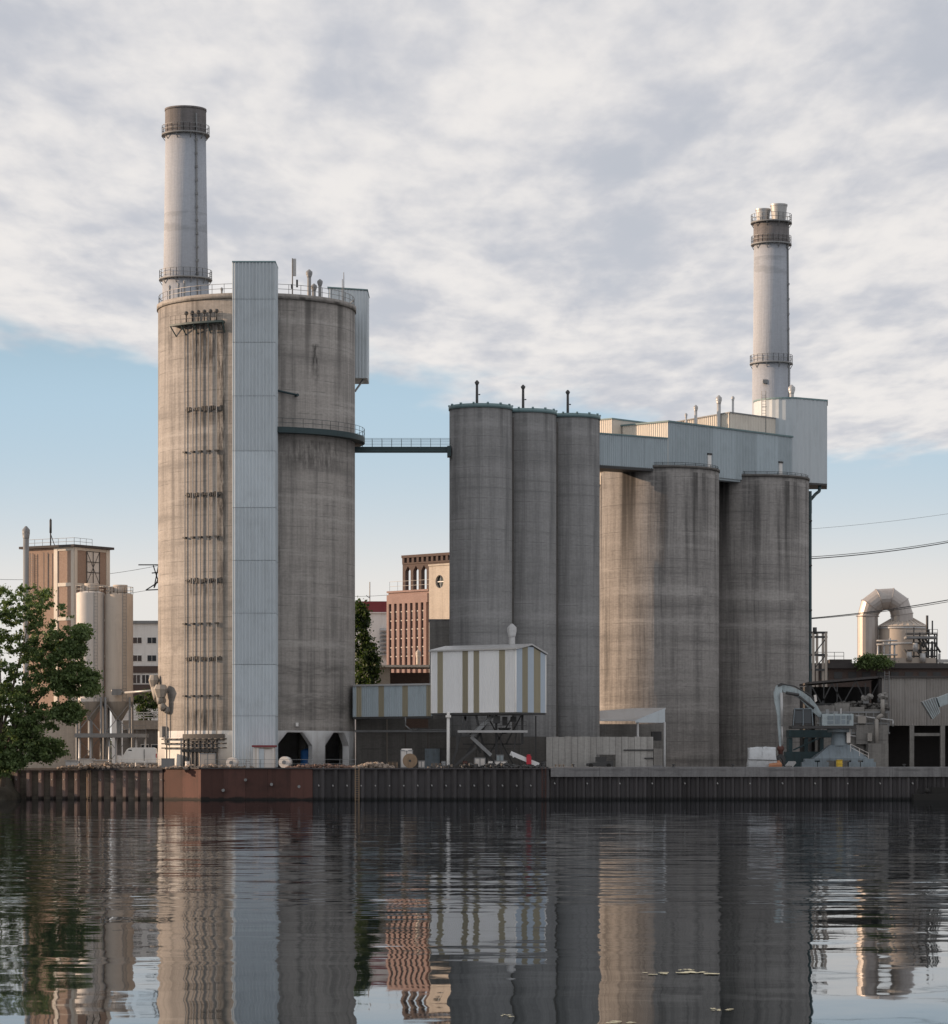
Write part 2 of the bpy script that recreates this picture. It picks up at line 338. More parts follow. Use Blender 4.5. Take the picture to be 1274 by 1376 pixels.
# ------------------------------------------------------------------ water and ground
def water_mat():
    m, g, b = newmat('river_water'); gi = g.n('ShaderNodeNewGeometry'); x, y, z = g.xyz(gi.outputs['Position'])
    def slope(fx, fy, off, det=2.0):
        c = g.noise(g.vec(g.m('MULTIPLY', x, fx), g.m('MULTIPLY', y, fy), off), 1, det, .5, .3, True)
        nd = g.n('ShaderNodeSeparateColor'); g.put(nd.inputs[0], c); return g.m('SUBTRACT', nd.outputs[0], .5), g.m('SUBTRACT', nd.outputs[1], .5)
    a1, b1 = slope(.30, .26, 0.0, 4.0); a2, b2 = slope(.20, .75, 5.0, 3.0); a3, b3 = slope(.8, 2.6, 9.0, 3.0)
    pn = g.noise(g.vec(g.m('MULTIPLY', x, .035), g.m('MULTIPLY', y, .03), 2.0), 1, 4, .6)
    ys = g.m('ADD', y, g.m('MULTIPLY', g.m('SUBTRACT', pn, .5), 110.0))
    wind = g.m('MULTIPLY', g.ramp(ys, 68, 115), g.ramp(ys, 390, 230))
    k2 = g.m('ADD', .006, g.m('MULTIPLY', wind, .075)); k3 = g.m('ADD', .004, g.m('MULTIPLY', wind, .040))
    nx = g.m('ADD', g.m('ADD', g.m('MULTIPLY', a1, .034), g.m('MULTIPLY', a2, k2)), g.m('MULTIPLY', a3, k3))
    ny = g.m('ADD', g.m('ADD', g.m('MULTIPLY', b1, .018), g.m('MULTIPLY', b2, k2)), g.m('MULTIPLY', b3, k3))
    nv = g.n('ShaderNodeVectorMath', operation='NORMALIZE'); g.put(nv.inputs[0], g.vec(nx, ny, 1.0))
    fr = g.n('ShaderNodeFresnel'); fr.inputs['IOR'].default_value = 1.333; g.put(fr.inputs['Normal'], nv.outputs[0])
    gl = g.n('ShaderNodeBsdfGlossy'); gl.inputs['Color'].default_value = (.82, .84, .87, 1); gl.inputs['Roughness'].default_value = .02; g.put(gl.inputs['Normal'], nv.outputs[0])
    df = g.n('ShaderNodeBsdfDiffuse'); df.inputs['Color'].default_value = (.008, .014, .016, 1)      # murky river body
    mx = g.n('ShaderNodeMixShader'); g.put(mx.inputs[0], fr.outputs[0]); g.put(mx.inputs[1], df.outputs[0]); g.put(mx.inputs[2], gl.outputs[0])
    g.put(g.nt.nodes['Material Output'].inputs[0], mx.outputs[0])
    return m
o = MB(); o.prism([(-2500, -400), (2500, -400), (2500, 425), (-2500, 425)], -2, 0); tag(o.build('water', water_mat()), kind='structure')
QY = 411.0                                                    # quay front on the right
qA = (X(-40, 426), 426.5); qB = (X(220, 417.5), 417.5); qC = (X(270, 412), 412.0); qD = (X(420, QY), QY)
o = MB(); o.prism([(-2500, 432), (qA[0], qA[1]+.6), (qB[0], qB[1]+.6), (qC[0]+.5, qC[1]+.5), (qD[0], QY+.5), (2500, QY+.5), (2500, 9000), (-2500, 9000)], -2, GZ)
tag(o.build('ground', 'ground'), kind='structure')

b = MB(); random.seed(17); nx, ny = 26, 12; G_ = []                # low earth bank left of the sheet piles
for j in range(ny+1):
    row = []
    for i in range(nx+1):
        x = X(16, 412)-i*i*.22-.4*j/ny; y = 405+j*1.75; f = min(1, i/5)*min(1, j/6)
        row.append(b.add([(x+random.uniform(-.3, .3), y+random.uniform(-.4, .4), -.6+3.4*f**.6+random.uniform(-.15, .25)+(1.2 if j > 9 and i > 2 else 0))]))
    G_.append(row)
for j in range(ny):
    for i in range(nx): b.face((G_[j][i+1], G_[j][i], G_[j+1][i], G_[j+1][i+1]), None, True)
tag(b.build('bank', 'bankm'), kind='structure')
# ------------------------------------------------------------------ quay walls
def pile_mesh(w, dep, web, z0, z1, lip=.12):
    b = MB(); pr = [(0, dep), (w*.5-web*.3, dep), (w*.5-web*.3+web, 0), (w-web*.55, 0), (w-.02, dep)]
    prof = [(x, y) for x, y in pr]; bk = [(x, y+.12) for x, y in reversed(pr)]
    b.prism(prof+bk, z0, z1); return b
def pile_run(p, q, n, wall, mat, dep, web, z0, z1):
    p = Vector(p); q = Vector(q); d = (q-p)/n; w = d.length; a = math.atan2(d.y, d.x); src = None
    for k in range(n):
        c = p+d*k
        if src is None:
            src = pile_mesh(w, dep, web, z0, z1).build('sheet_pile', mat, wall, (0, 0, 0)); src.location = Vector((c.x, c.y, 0))-WO[wall.name]; src.rotation_euler.z = a
        else: inst(src, (c.x, c.y, 0), wall, a)
qw = thing('quay_wall', 'quay wall of sheet piles with sunlight in their colour beside the tree', 'quay wall', (*Vector(qA).lerp(Vector(qB), .5), 0))
pA = Vector(qA).lerp(Vector(qB), .19)
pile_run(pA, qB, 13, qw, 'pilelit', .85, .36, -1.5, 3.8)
d = (Vector(qB)-pA).normalized(); nrm = Vector((d.y, -d.x))
b = MB(); e0 = pA-nrm*-.1; e1 = Vector(qB)+nrm*.1
b.beam((e0.x, e0.y+.3, 3.93), (e1.x, e1.y+.3, 3.93), .9, .28); b.build('cap_beam', 'pile', qw)
b = MB(); c = pA.lerp(Vector(qB), .53)+nrm*.12
for s_ in (-.22, .22): b.tube((c.x+s_, c.y, -.5), (c.x+s_, c.y, 4.2), .06, 5)
for k in range(15): b.tube((c.x-.22, c.y, .1+k*.28), (c.x+.22, c.y, .1+k*.28), .03, 4)
b.build('ladder', 'wood', qw)
b = MB()
for k in range(13):
    c = pA.lerp(Vector(qB), (k+.8)/13)+nrm*.02; b.tube((c.x, c.y, 2.6), (c.x+.05, c.y-.2, 2.5), .07, 6)
b.build('anchor_bolts', 'galv', qw)
# rusty plated corner
rw = thing('quay_corner', 'smooth dark red rusted steel plates forming the quay corner below the big silo', 'quay wall', (*qC, 0))
pts = [Vector(qB)+Vector((.02, 0)), Vector(qB).lerp(Vector(qC), .5), Vector(qC), Vector(qC).lerp(Vector(qD), .2), Vector(qC).lerp(Vector(qD), .4), Vector(qC).lerp(Vector(qD), .6), Vector(qC).lerp(Vector(qD), .8), Vector(qD)]
for a, c in zip(pts, pts[1:]):
    d = (c-a).normalized(); n_ = Vector((d.y, -d.x)); a2 = a+d*.012; c2 = c-d*.012
    MB().prism([tuple(a2), tuple(c2), tuple(c2-n_*.4), tuple(a2-n_*.4)], -1.5, 3.98).build('steel_plate', 'rust', rw)
b = MB()
for a, c in zip(pts, pts[1:]): b.beam((a.x, a.y+.2, 4.07), (c.x, c.y+.2, 4.07), .75, .16)
b.build('cap_rail', 'pile', rw)
for px, py in ((365, 1054), (402, 1057), (300, 1062), (330, 1048)):
    p = at(px, py, QY+.4); MB().tube((p.x, QY+1.2, p.z), (p.x, QY+.1, p.z), .2, 8).build('mooring_eye', 'steel', rw)
mw = thing('quay_wall', 'dark shaded sheet pile quay wall below the white striped box', 'quay wall', (X(580, QY), QY, 0))
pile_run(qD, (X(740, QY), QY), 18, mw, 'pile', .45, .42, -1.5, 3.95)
b = MB(); b.beam((qD[0], QY+.25, 4.03), (X(740, QY), QY+.25, 4.03), .8, .16); b.build('cap_beam', 'pile', mw)
for px in (480, 731):
    b = MB(); x = X(px, QY)
    for s_ in (-.24, .24): b.tube((x+s_, QY-.12, -.5), (x+s_, QY-.12, 4.15), .06, 5)
    for k in range(15): b.tube((x-.24, QY-.12, .1+k*.28), (x+.24, QY-.12, .1+k*.28), .035, 4)
    b.build('ladder', 'wood' if px < 600 else 'rust', mw)
xw = thing('quay_wall', 'sheet pile quay wall with long pale concrete cap on the right', 'quay wall', (X(1000, QY), QY, 0))
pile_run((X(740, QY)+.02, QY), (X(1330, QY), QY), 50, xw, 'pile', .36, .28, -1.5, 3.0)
x0, x1 = X(740, QY), X(1330, QY); n = 9
for k in range(n):
    a, c = x0+(x1-x0)*k/n+.012, x0+(x1-x0)*(k+1)/n-.012
    b = MB(); b.prism([(a, QY-.25), (c, QY-.25), (c, QY+1.0), (a, QY+1.0)], 2.98, [4.2, 4.2, 4.26, 4.26]); b.build('cap_stone', 'cap', xw)
b = MB()
for wall, (xa, xb, nn) in ((xw, (745, 1270, 12)),):
    for k in range(nn):
        p = at(xa+(xb-xa)*k/nn, 1052, QY); b.tube((p.x, QY+.3, p.z), (p.x+.06, QY-.12, p.z-.1), .09, 6)
b.build('anchor_bolts', 'galv', xw)
b = MB()
for k in range(16):
    p = at(428+k*19, 1055, QY); b.tube((p.x, QY+.3, p.z), (p.x+.06, QY-.12, p.z-.1), .09, 6)
b.build('anchor_bolts', 'galv', mw)

# ------------------------------------------------------------------ big silo on the left
CX, CY, R1 = X(345, 435), 435.0, 13.35
def ring(a, r=R1, cx=CX, cy=CY): return (cx+r*sin(a), cy-r*cos(a))      # a=0 faces the camera
def ang(px, c=345, h=132): return asin(max(-1, min(1, (px-c)/h)))
ZT1, ZB1 = 66.6, 9.05
big = thing('concrete_silo', 'huge round concrete silo, widest of all, behind the tall blue shaft', 'silo', (CX, CY, GZ))
sh = MB().cyl(CX, CY, R1, R1, ZB1, ZT1, 144).build('shell', 'silo1', big)
b = MB(); b.cyl(CX, CY, R1+.18, R1+.18, ZT1-.55, ZT1+.12, 120, True, True); b.build('rim_slab', 'silo1', big)
# painted base ring with octagonal drive-through openings
ops = [(ang(379.5), ang(425)), (ang(441), ang(470.5))]
samp = set()
for k in range(161): samp.add(-pi+2*pi*k/160)
for a, c in ops:
    w = c-a
    for t in (a-1e-4, a, a+w*.28, c-w*.28, c, c+1e-4): samp.add(t)
samp = sorted(samp); OT = 8.8
def zlow(t):
    for a, c in ops:
        if a <= t <= c:
            w = (c-a)*.28; q = min((t-a)/w, (c-t)/w, 1.0); return OT-1.75*(1-q)
    return GZ-.3
b = MB()
for r, fl in ((R1+.02, 1), (R1-.9, -1)):
    i = b.add([(*ring(t, r), zlow(t)) for t in samp]+[(*ring(t, r), ZB1) for t in samp]); n = len(samp)
    for k in range(n-1):
        f = (i+k, i+k+1, i+n+k+1, i+n+k); b.face(f if fl > 0 else f[::-1], [(samp[j]*R1, b.v[q].z) for j, q in zip((k, k+1, k+1, k), f)][::1 if fl > 0 else -1], True)
n = len(samp)
for k in range(n-1):
    f = (k, 2*n+k, 2*n+k+1, k+1); b.face(f)
b.build('base_wall', 'whiteband', big)
MB().cyl(CX, CY, R1-.95, R1-.95, ZB1-.02, ZB1+.0, 48, True, True).build('hopper_floor', 'concd', big)
b = MB()
for px, y_ in ((405, 430), (433, 431), (460, 433)):
    b.cyl(X(px, y_), y_, .5, .5, GZ, ZB1, 10)
b.build('inner_columns', 'concd', big)
# railing round the roof
pts = [(*ring(t, R1-.1), ZT1+.12) for t in [2*pi*k/48 for k in range(49)]]
b = MB(); b.rail(pts, 1.25, 1.8, .04, (.5,)); b.build('roof_railing', 'steel', big)
# gallery at mid height, right of shaft, and its railing
ZG = Z(588, 435)
ga0, ga1 = ang(371), 2.2; N = 40
ga = [ga0+(ga1-ga0)*k/N for k in range(N+1)]
b = MB()
for t0, t1 in zip(ga, ga[1:]):
    b.prism([ring(t0, R1), ring(t0, R1+1.35), ring(t1, R1+1.35), ring(t1, R1)], ZG-.75, ZG, True)
gl = b.build('gallery_deck', 'teal', big)
MB().rail([(*ring(t, R1+1.3), ZG) for t in ga[::2]], 1.15, 1.2, .03, (.5,)).build('gallery_railing', 'teal', big)
# five riser pipes with clamps
pxs = [259, 270, 280, 291, 302]
for px in pxs:
    x, y = ring(ang(px), R1+.22); MB().cyl(x, y, .075, .075, 8.0, Z(432, 424), 8).build('riser_pipe', 'steel', big)
for py in (550, 607, 665, 722, 780, 838, 885, 935):
    b = MB(); z = Z(py, 424)
    if py in (607, 722, 838, 935):
        for px in pxs: x, y = ring(ang(px), R1+.2); MB().rbox(x, y, .5, .5, z-.1, z+.1, ang(px)).build('pipe_clamp', 'steeld', big)
        continue
    else:
        for p0, p1 in zip(pxs+[309], (pxs+[309])[1:]):
            a0, a1 = ang(p0), ang(p1); b.beam((*ring(a0, R1+.15), z), (*ring(a1, R1+.15), z), .08, .08)
            for q in (.25, .5, .75):
                a = a0+(a1-a0)*q; b.rbox(*ring(a, R1+.1), .2, .25, z-random.uniform(.1, .4), z+random.uniform(.1, .35), a)
    b.build('pipe_clamp', 'steeld', big)
# bracketed platform over the pipes
b = MB(); z = Z(434, 424); aa = [ang(245)+(ang(312)-ang(245))*k/8 for k in range(9)]
for t0, t1 in zip(aa, aa[1:]): b.prism([ring(t0, R1), ring(t0, R1+1.1), ring(t1, R1+1.1), ring(t1, R1)], z-.25, z)
for t in aa[::2]: b.beam((*ring(t, R1), z-1.5), (*ring(t, R1+1.0), z-.2), .12, .12)
b.build('pipe_platform', 'teal', big)
b = MB().rail([(*ring(t, R1+1.0), z) for t in aa], 1.1, 1.0, .03, (.5,))
b.build('platform_railing', 'steeld', big)
b = MB()
for k, px in enumerate(range(263, 308, 8)): b.tube((*ring(ang(px), R1+.5), z), (*ring(ang(px), R1+.5), z+1.5), .09, 6); b.sphere((*ring(ang(px), R1+.5), z+1.3), .3, 8)
b.build('valve', 'steeld', big)
# manifold at foot of pipes
b = MB()
for py in (993, 999, 1005):
    z = Z(py, 423)
    for p0, p1 in zip(range(228, 312, 8), range(236, 320, 8)): b.tube((*ring(ang(p0), R1+.5), z), (*ring(ang(p1), R1+.5), z), .09, 6)
for px in pxs+[264, 275, 286, 297]: x, y = ring(ang(px), R1+.35); b.cyl(x, y, .16, .16, GZ, 8.2, 8); b.rbox(x, y, .55, .5, 6.2, 6.6)
b.build('pipe_manifold', 'steeld', big)
b = MB(); aa = [ang(258)+(ang(312)-ang(258))*k/10 for k in range(11)]
for t0, t1 in zip(aa, aa[1:]): b.prism([ring(t0, R1+.02), ring(t0, R1+.5), ring(t1, R1+.5), ring(t1, R1+.02)], 7.6+random.random()*.3, 8.6)
b.build('pipe_trough', 'steeld', big)
b = MB(); aa = [ang(229), ang(240), ang(252)]
for t0, t1 in zip(aa, aa[1:]): b.prism([ring(t0, R1+.03), ring(t0, R1+.14), ring(t1, R1+.14), ring(t1, R1+.03)], GZ, 8.1)
b.build('steel_door', 'white', big)
# horizontal rod and electrical bits on right flank
b = MB(); b.tube((*ring(ang(371), R1+.3), Z(523, 422)), (*ring(ang(404), R1+.5), Z(530, 422)), .14, 6); b.tube((*ring(ang(404), R1), Z(530, 422)), (*ring(ang(404), R1+.7), Z(530, 422)), .2, 6)
b.build('wall_bracket', 'teal', big)
x, y = ring(ang(405), R1+.2); b = MB(); b.rbox(x, y, .35, .4, 9.6, 10.1); b.build('flood_light', 'white', big)

# tall blue shaft
YS = 417.0
sx0, sx1 = X(313, YS), X(369.5, YS); zt = Z(352, YS)
st = thing('lift_shaft', 'tall narrow pale blue ribbed metal shaft standing against the biggest silo', 'shaft', ((sx0+sx1)/2, YS+2.5, GZ))
MB().box(sx0+.12, sx1-.12, YS+.12, YS+5.4, GZ-.2, zt-.05).build('core', 'blue2', st)
rows = [352, 402, 460, 532, 606, 682, 753, 824, 893, 962, 1031]
for a, c in zip(rows, rows[1:]):
    z0, z1 = Z(c, YS)+.03, Z(a, YS)-.03
    MB().corr((sx0, YS), (sx1, YS), z0, z1, .44, .10).build('front_panel', 'blue', st)
    MB().corr((sx1, YS+.02), (sx1, YS+5.2), z0, z1, .40, .09).build('side_panel', 'blue', st)
    MB().corr((sx0, YS+5.2), (sx0, YS+.02), z0, z1, .40, .09).build('side_panel', 'blue', st)
b = MB().box(sx0-.1, sx1+.1, YS-.15, YS+5.5, zt-.05, zt+.12); b.build('roof_cap', 'tealtrim', st)

# hoist box on back of silo top
hx0, hx1 = X(441, 441), X(493, 441); zt, zb = Z(391, 441), Z(508, 441)
hb = thing('hoist_house', 'pale blue metal box hanging on the right side of the big silo top', 'machine house', ((hx0+hx1)/2, 444, zb))
MB().prism([(hx0, 441), (hx1, 441), (hx1, 448), (hx0, 448)], zb, [zt+.35, zt, zt, zt+.35]).build('core', 'blue2', hb)
MB().corr((hx0, 440.95), (hx1, 440.95), zb, zt+.35, .45, .06, zt).build('front_panel', 'blue', hb)
MB().corr((hx1+.03, 441), (hx1+.03, 448), zb, zt, .45, .06).build('side_panel', 'blue', hb)
MB().prism([(hx0-.1, 440.8), (hx1+.15, 440.8), (hx1+.15, 448.2), (hx0-.1, 448.2)], [zt+.4, zt+.05, zt+.05, zt+.4], [zt+.58, zt+.22, zt+.22, zt+.58]).build('roof_cap', 'tealtrim', hb)
b = MB(); b.beam(at(489, 509, 443), at(477, 526, 440), .2, .2); b.beam(at(476, 509, 443), at(491, 509, 443), .3, .3); b.build('support_bracket', 'steel', hb)

# things on the silo roof
def vent(px, py, pb, Y, r, label, group=None, mat='steel', head=1.7, base_z=None):
    x = X(px, Y); z0 = base_z if base_z is not None else Z(pb, Y); z1 = Z(py, Y)
    t = thing('vent_pipe', label, 'vent pipe', (x, Y, z0), group)
    MB().cyl(x, Y, r, r, z0, z1-r*2, 12).build('pipe', mat, t)
    b = MB(); b.cyl(x, Y, r*1.05, r*head, z1-r*4.2, z1-r*2.4, 12); b.cyl(x, Y, r*head, r*head, z1-r*2.4, z1-r*1.2, 12); b.cyl(x, Y, r*head, r*.3, z1-r*1.2, z1, 12); b.build('vent_head', mat, t)
    return t
ZR = ZT1+.1
vent(415.5, 362, 400, 430, .26, 'tallest of three mushroom vent pipes on the big silo roof', 'vents on the big silo roof', base_z=ZR)
vent(422, 381, 400, 432, .24, 'shortest of three mushroom vent pipes on the big silo roof', 'vents on the big silo roof', base_z=ZR)
vent(430, 375, 400, 430, .22, 'rightmost of three mushroom vent pipes on the big silo roof', 'vents on the big silo roof', base_z=ZR)
t = thing('antenna', 'mobile phone antenna mast beside the blue shaft top on the big silo', 'antenna', (X(394, 428), 428, ZR))
b = MB(); b.tube((X(393, 428), 428, ZR), (X(393, 428), 428, Z(347, 428)), .09); b.build('mast', 'steel', t)
MB().box(X(394, 428), X(398, 428), 427.7, 428.1, Z(371, 428), Z(348, 428)).build('antenna_panel', 'galv', t)
b = MB(); b.box(X(398, 428), X(400.5, 428), 427.8, 428.1, Z(386, 428), Z(376, 428)); b.box(X(391, 428), X(393, 428), 427.8, 428.1, Z(388, 428), Z(382, 428)); b.build('radio_unit', 'steeld', t)
t = thing('antenna', 'thin lightning mast near the right edge of the big silo roof', 'mast', (X(462, 436), 436, ZR))
b = MB(); b.tube((X(462, 436), 436, ZR), (X(462, 436), 436, Z(366, 436)), .10, 6, .05); b.tube((X(460, 436), 436, ZR), (X(460, 436), 436, Z(375, 436)), .05); b.build('mast', 'steel', t)
for px, py, lab in ((228, 383, 'small vent post leftmost in front of the left chimney foot'), (240, 379, 'bent vent post beside the left chimney foot'), (248, 376, 'pale vent post in front of the left chimney foot'), (298, 386, 'stubby box vent next to the blue shaft top, on its left')):
    vent(px, py, 400, 436, .13, lab, 'posts on the big silo roof', 'steel', 1.5, ZR)
# duct on the left flank
dk = thing('filter_duct', 'beige bent filter duct with flared hoods clamped to the big silo flank', 'duct', (*ring(ang(222), R1+.6), GZ))
p = at(208, 905, 432); q = at(206, 930, 430)
b = MB(); b.cyl(X(207, 431), 431, .45, .75, Z(924, 431), Z(914, 431), 8, True, True, smooth=False); b.cyl(X(207, 431), 431, .75, .5, Z(914, 431), Z(907, 431), 8, smooth=False); b.tube((X(207, 431), 431, Z(924, 431)), at(211, 940, 429), .45, 8)
b.build('small_hood', 'ductp', dk)
yy = 427.5
b = MB(); b.cyl(X(216, yy), yy, .6, 1.0, Z(937, yy), Z(926, yy), 8, True, True, smooth=False); b.cyl(X(216, yy), yy, 1.0, .65, Z(926, yy), Z(920, yy), 8, smooth=False); b.build('hood', 'ductp', dk)
b = MB().path([(X(215, yy), yy, Z(936, yy)), at(216, 946, yy), at(221, 953, yy), at(229, 956, yy+.6)], .5, 10); b.build('elbow', 'ductp', dk)
b = MB(); b.tube(at(224, 957, yy), at(224, 1022, yy), .1); b.tube(at(228, 925, yy+.4), at(228, 955, yy+.6), .1); b.tube(at(218, 930, yy), at(229, 930, yy+.8), .1); b.build('drain_pipe', 'steel', dk)
b = MB(); b.rbox(*ring(ang(229), R1+.35), .9, .8, Z(991, 428), Z(976, 428), ang(229)); b.tube((*ring(ang(231), R1+.4), Z(990, 428)), (*ring(ang(234), R1+.3), Z(1000, 428)), .25); b.build('junction_box', 'steel', dk)

# ------------------------------------------------------------------ bridge
za = Z(604, 436)
t = thing('walkway_bridge', 'thin dark teal footbridge with railing linking the big silo and the three silos', 'footbridge', (X(540, 436), 436, za))
xa, xb = X(476, 436)-.2, X(605, 437)
MB().box(xa, xb, 435.3, 436.9, za-.05, za+.32).build('deck', 'teal', t)
b = MB(); b.beam((xa, 435.35, za-.22), (xb, 435.35, za-.22), .14, .3); b.beam((xa, 436.85, za-.22), (xb, 436.85, za-.22), .14, .3); b.build('girder', 'teal', t)
for y in (435.35, 436.85): MB().rail([(xa, y, za+.3), (xb, y, za+.3)], 1.15, 1.3, .03, (.35, .7)).build('railing', 'teal', t)
b = MB(); b.box(X(601, 436), X(606, 436), 434.9, 437.3, za-1.0, za+.4); b.build('bearing', 'teal', t)

# ------------------------------------------------------------------ three slender silos
SG = [(646, 437), (706, 443), (765, 449)]; R2 = 4.27; ZT2 = 53.4
for k, (px, Y) in enumerate(SG):
    x = X(px, Y); w = ('nearest and leftmost', 'middle', 'farthest right')[k]
    t = thing('slender_silo', f'{w} of the three slender touching concrete silos', 'silo', (x, Y, GZ), 'three slender silos')
    MB().cyl(x, Y, R2, R2, GZ-.2, ZT2, 80).build('shell', 'silo2', t)
    b = MB().cyl(x, Y, R2+.12, R2+.12, ZT2-.5, ZT2+.05, 72, True, True)
    for q in range(14): a = 2*pi*q/14; b.rbox(x+(R2+.05)*cos(a), Y+(R2+.05)*sin(a), .25, .25, ZT2, ZT2+.22, a)
    b.build('rim', 'tealtrim', t)
    mz = Z((511, 517, 524)[k], Y); mx = X((641, 703, 763)[k], Y)
    b = MB(); b.cyl(mx, Y, .45, .2, ZT2, ZT2+.5, 10); b.cyl(mx, Y, .19, .17, ZT2+.5, mz-.5, 10); b.cyl(mx, Y, .2, .34, mz-.6, mz-.3, 10); b.cyl(mx, Y, .34, .1, mz-.3, mz, 10); b.tube((mx+.2, Y, ZT2+1.7), (mx+.45, Y, ZT2+1.7), .08)
    b.build('vent_mast', 'steeld', t)
b = MB()   # filler shafts in the valleys
for (p0, Y0), (p1, Y1) in zip(SG, SG[1:]):
    cx, cy = (X(p0, Y0)+X(p1, Y1))/2, (Y0+Y1)/2
    t = thing('valley_filler', 'narrow concrete infill between ' + ('the first two' if p0 == 646 else 'the last two') + ' slender silos', 'wall', (cx, cy, GZ))
    MB().rbox(cx, cy, 1.7, 3.4, GZ, ZT2-1.2, pi/4).build('infill', 'concd', t)
x, y = X(589, 440), 440
t = thing('annex_tower', 'plain concrete stair tower in low warm light left of slender silos', 'tower', (x, y, GZ))
MB().box(X(577, 441), X(610, 441), 441, 447, GZ, Z(834, 441)).build('wall', 'conc', t); MB().box(X(576, 441), X(611, 441), 440.9, 447.1, Z(834, 441), Z(832, 441)).build('coping', 'cap', t)

# ------------------------------------------------------------------ two stained silos and their head house
R3, ZT3 = 8.62, 47.05
AC = (X(886, 463), 463.0); BC = (X(1009, 477), 477.0)
for (c, lab) in ((AC, 'stained wide concrete silo with sunlit left flank under the head house'), (BC, 'dark rain streaked wide concrete silo beneath the right chimney')):
    t = thing('stained_silo', lab, 'silo', (*c, GZ), 'two wide stained silos')
    MB().cyl(*c, R3, R3, GZ-.2, ZT3, 110).build('shell', 'silo3', t)
    b = MB(); b.cyl(*c, R3+.12, R3+.12, ZT3-.3, ZT3+.06, 96, True, True); b.build('rim', 'concd', t)
    b = MB().rail([(c[0]+(R3-.1)*cos(2*pi*k/32), c[1]+(R3-.1)*sin(2*pi*k/32), ZT3) for k in range(33)], .45, 1.3, .04, (.5,)); b.build('rim_railing', 'steeld', t)
t = thing('valley_filler', 'added concrete filler blocking sun between the two wide stained silos', 'wall', ((AC[0]+BC[0])/2, (AC[1]+BC[1])/2, GZ))  # added filler that blocks a strip of sun between the two silos
MB().rbox((AC[0]+BC[0])/2, (AC[1]+BC[1])/2, 4.0, 2.6, GZ, ZT3-1, math.atan2(BC[1]-AC[1], BC[0]-AC[0])).build('infill', 'silo3', t)
P0 = Vector((X(898, 456), 456.0)); D = Vector((.676, .737)); NB = Vector((-.737, .676))      # along the wall, and back from it
def hp(t, n): q = P0+D*t+NB*n; return (q.x, q.y)
zb_, zt_ = ZT3+.1, Z(567, 456)
hh = thing('head_house', 'long pale blue metal head house on top of the two stained silos', 'building', (*hp(15, 4), zb_))
MB().prism([hp(.1, .12), hp(31, .12), hp(31, 8.5), hp(.1, 8.5)], zb_-.5, zt_-.05).build('core', 'blue2', hh)
for k in range(6):
    MB().corr(hp(31/6*k+.015, 0), hp(31/6*(k+1)-.015, 0), zb_-.9, zt_, .38, .06).build('front_panel', 'blue2', hh)
MB().corr(hp(0, 8.5), hp(0, 0), zb_-.9, zt_, .38, .06).build('end_panel', 'cream', hh)  # cream on the sun side: sunlight on the blue cladding, put into colour
MB().prism([hp(-.2, -.2), hp(31.2, -.2), hp(31.2, 8.7), hp(-.2, 8.7)], zt_, zt_+.22).build('roof_edge', 'tealtrim', hh)
for tt, py0, py1 in ((9.0, 611, 627), (26.0, 622, 638)):
    q0, q1 = hp(tt, -.12), hp(tt+.75, -.12); Yq = q0[1]
    w_ = MB().prism([q0, q1, hp(tt+.75, .0), hp(tt, .0)], Z(py1, Yq)-.2, Z(py0, Yq)).build('window', 'white', hh)
    MB().prism([hp(tt-.1, -.22), hp(tt+.85, -.22), hp(tt+.85, 0), hp(tt-.1, 0)], Z(py0, Yq), Z(py0, Yq)+.25).build('window_hood', 'steeld', w_)
b = MB(); q0, q1 = hp(12.5, -.1), hp(17.5, -.1)
b.build('service_duct', 'steeld', hh) if False else None
b = MB().beam((*hp(11, 1.0), ZT3-.6), (*hp(20, 1.0), ZT3-.6), 1.6, 1.0); b.build('link_duct', 'blue2', hh)
# upper roof block
up = thing('roof_house', 'beige clad upper block with sunlit side on the head house roof', 'building', (*hp(20, 5), zt_))
zu = Z(555, 470)
MB().prism([hp(17, 2.2), hp(28, 2.2), hp(28, 12), hp(17, 12)], zt_-.2, [zu-.05, zu-.05, zu-.7, zu-.7]).build('core', 'cream', up)
MB().corr(hp(16.95, 12), hp(16.95, 2.2), zt_, zu-.7, .4, .06, zu).build('end_panel', 'cream', up)
MB().corr(hp(17, 2.15), hp(28, 2.15), zt_, zu, .4, .06).build('front_panel', 'cream', up)
MB().prism([hp(16.8, 2.0), hp(28, 2.0), hp(28, 12.1), hp(16.8, 12.1)], [zu+.01, zu+.01, zu-.65, zu-.65], [zu+.18, zu+.18, zu-.48, zu-.48]).build('roof_edge', 'steel', up)
lb = thing('roof_house', 'low beige clad block behind the left end of the head house', 'building', (*hp(-1, 10), 45))
MB().prism([hp(-2.0, 8.7), hp(9, 8.7), hp(9, 13), hp(-2.0, 13)], 45, Z(566, 463)).build('core', 'cream', lb)
MB().corr(hp(-2.05, 13), hp(-2.05, 8.7), 45, Z(566, 463), .4, .06).build('end_panel', 'cream', lb)
MB().prism([hp(-2.2, 8.6), hp(9, 8.6), hp(9, 13.2), hp(-2.2, 13.2)], Z(566, 463)+.01, Z(566, 463)+.2).build('roof_edge', 'tealtrim', lb)
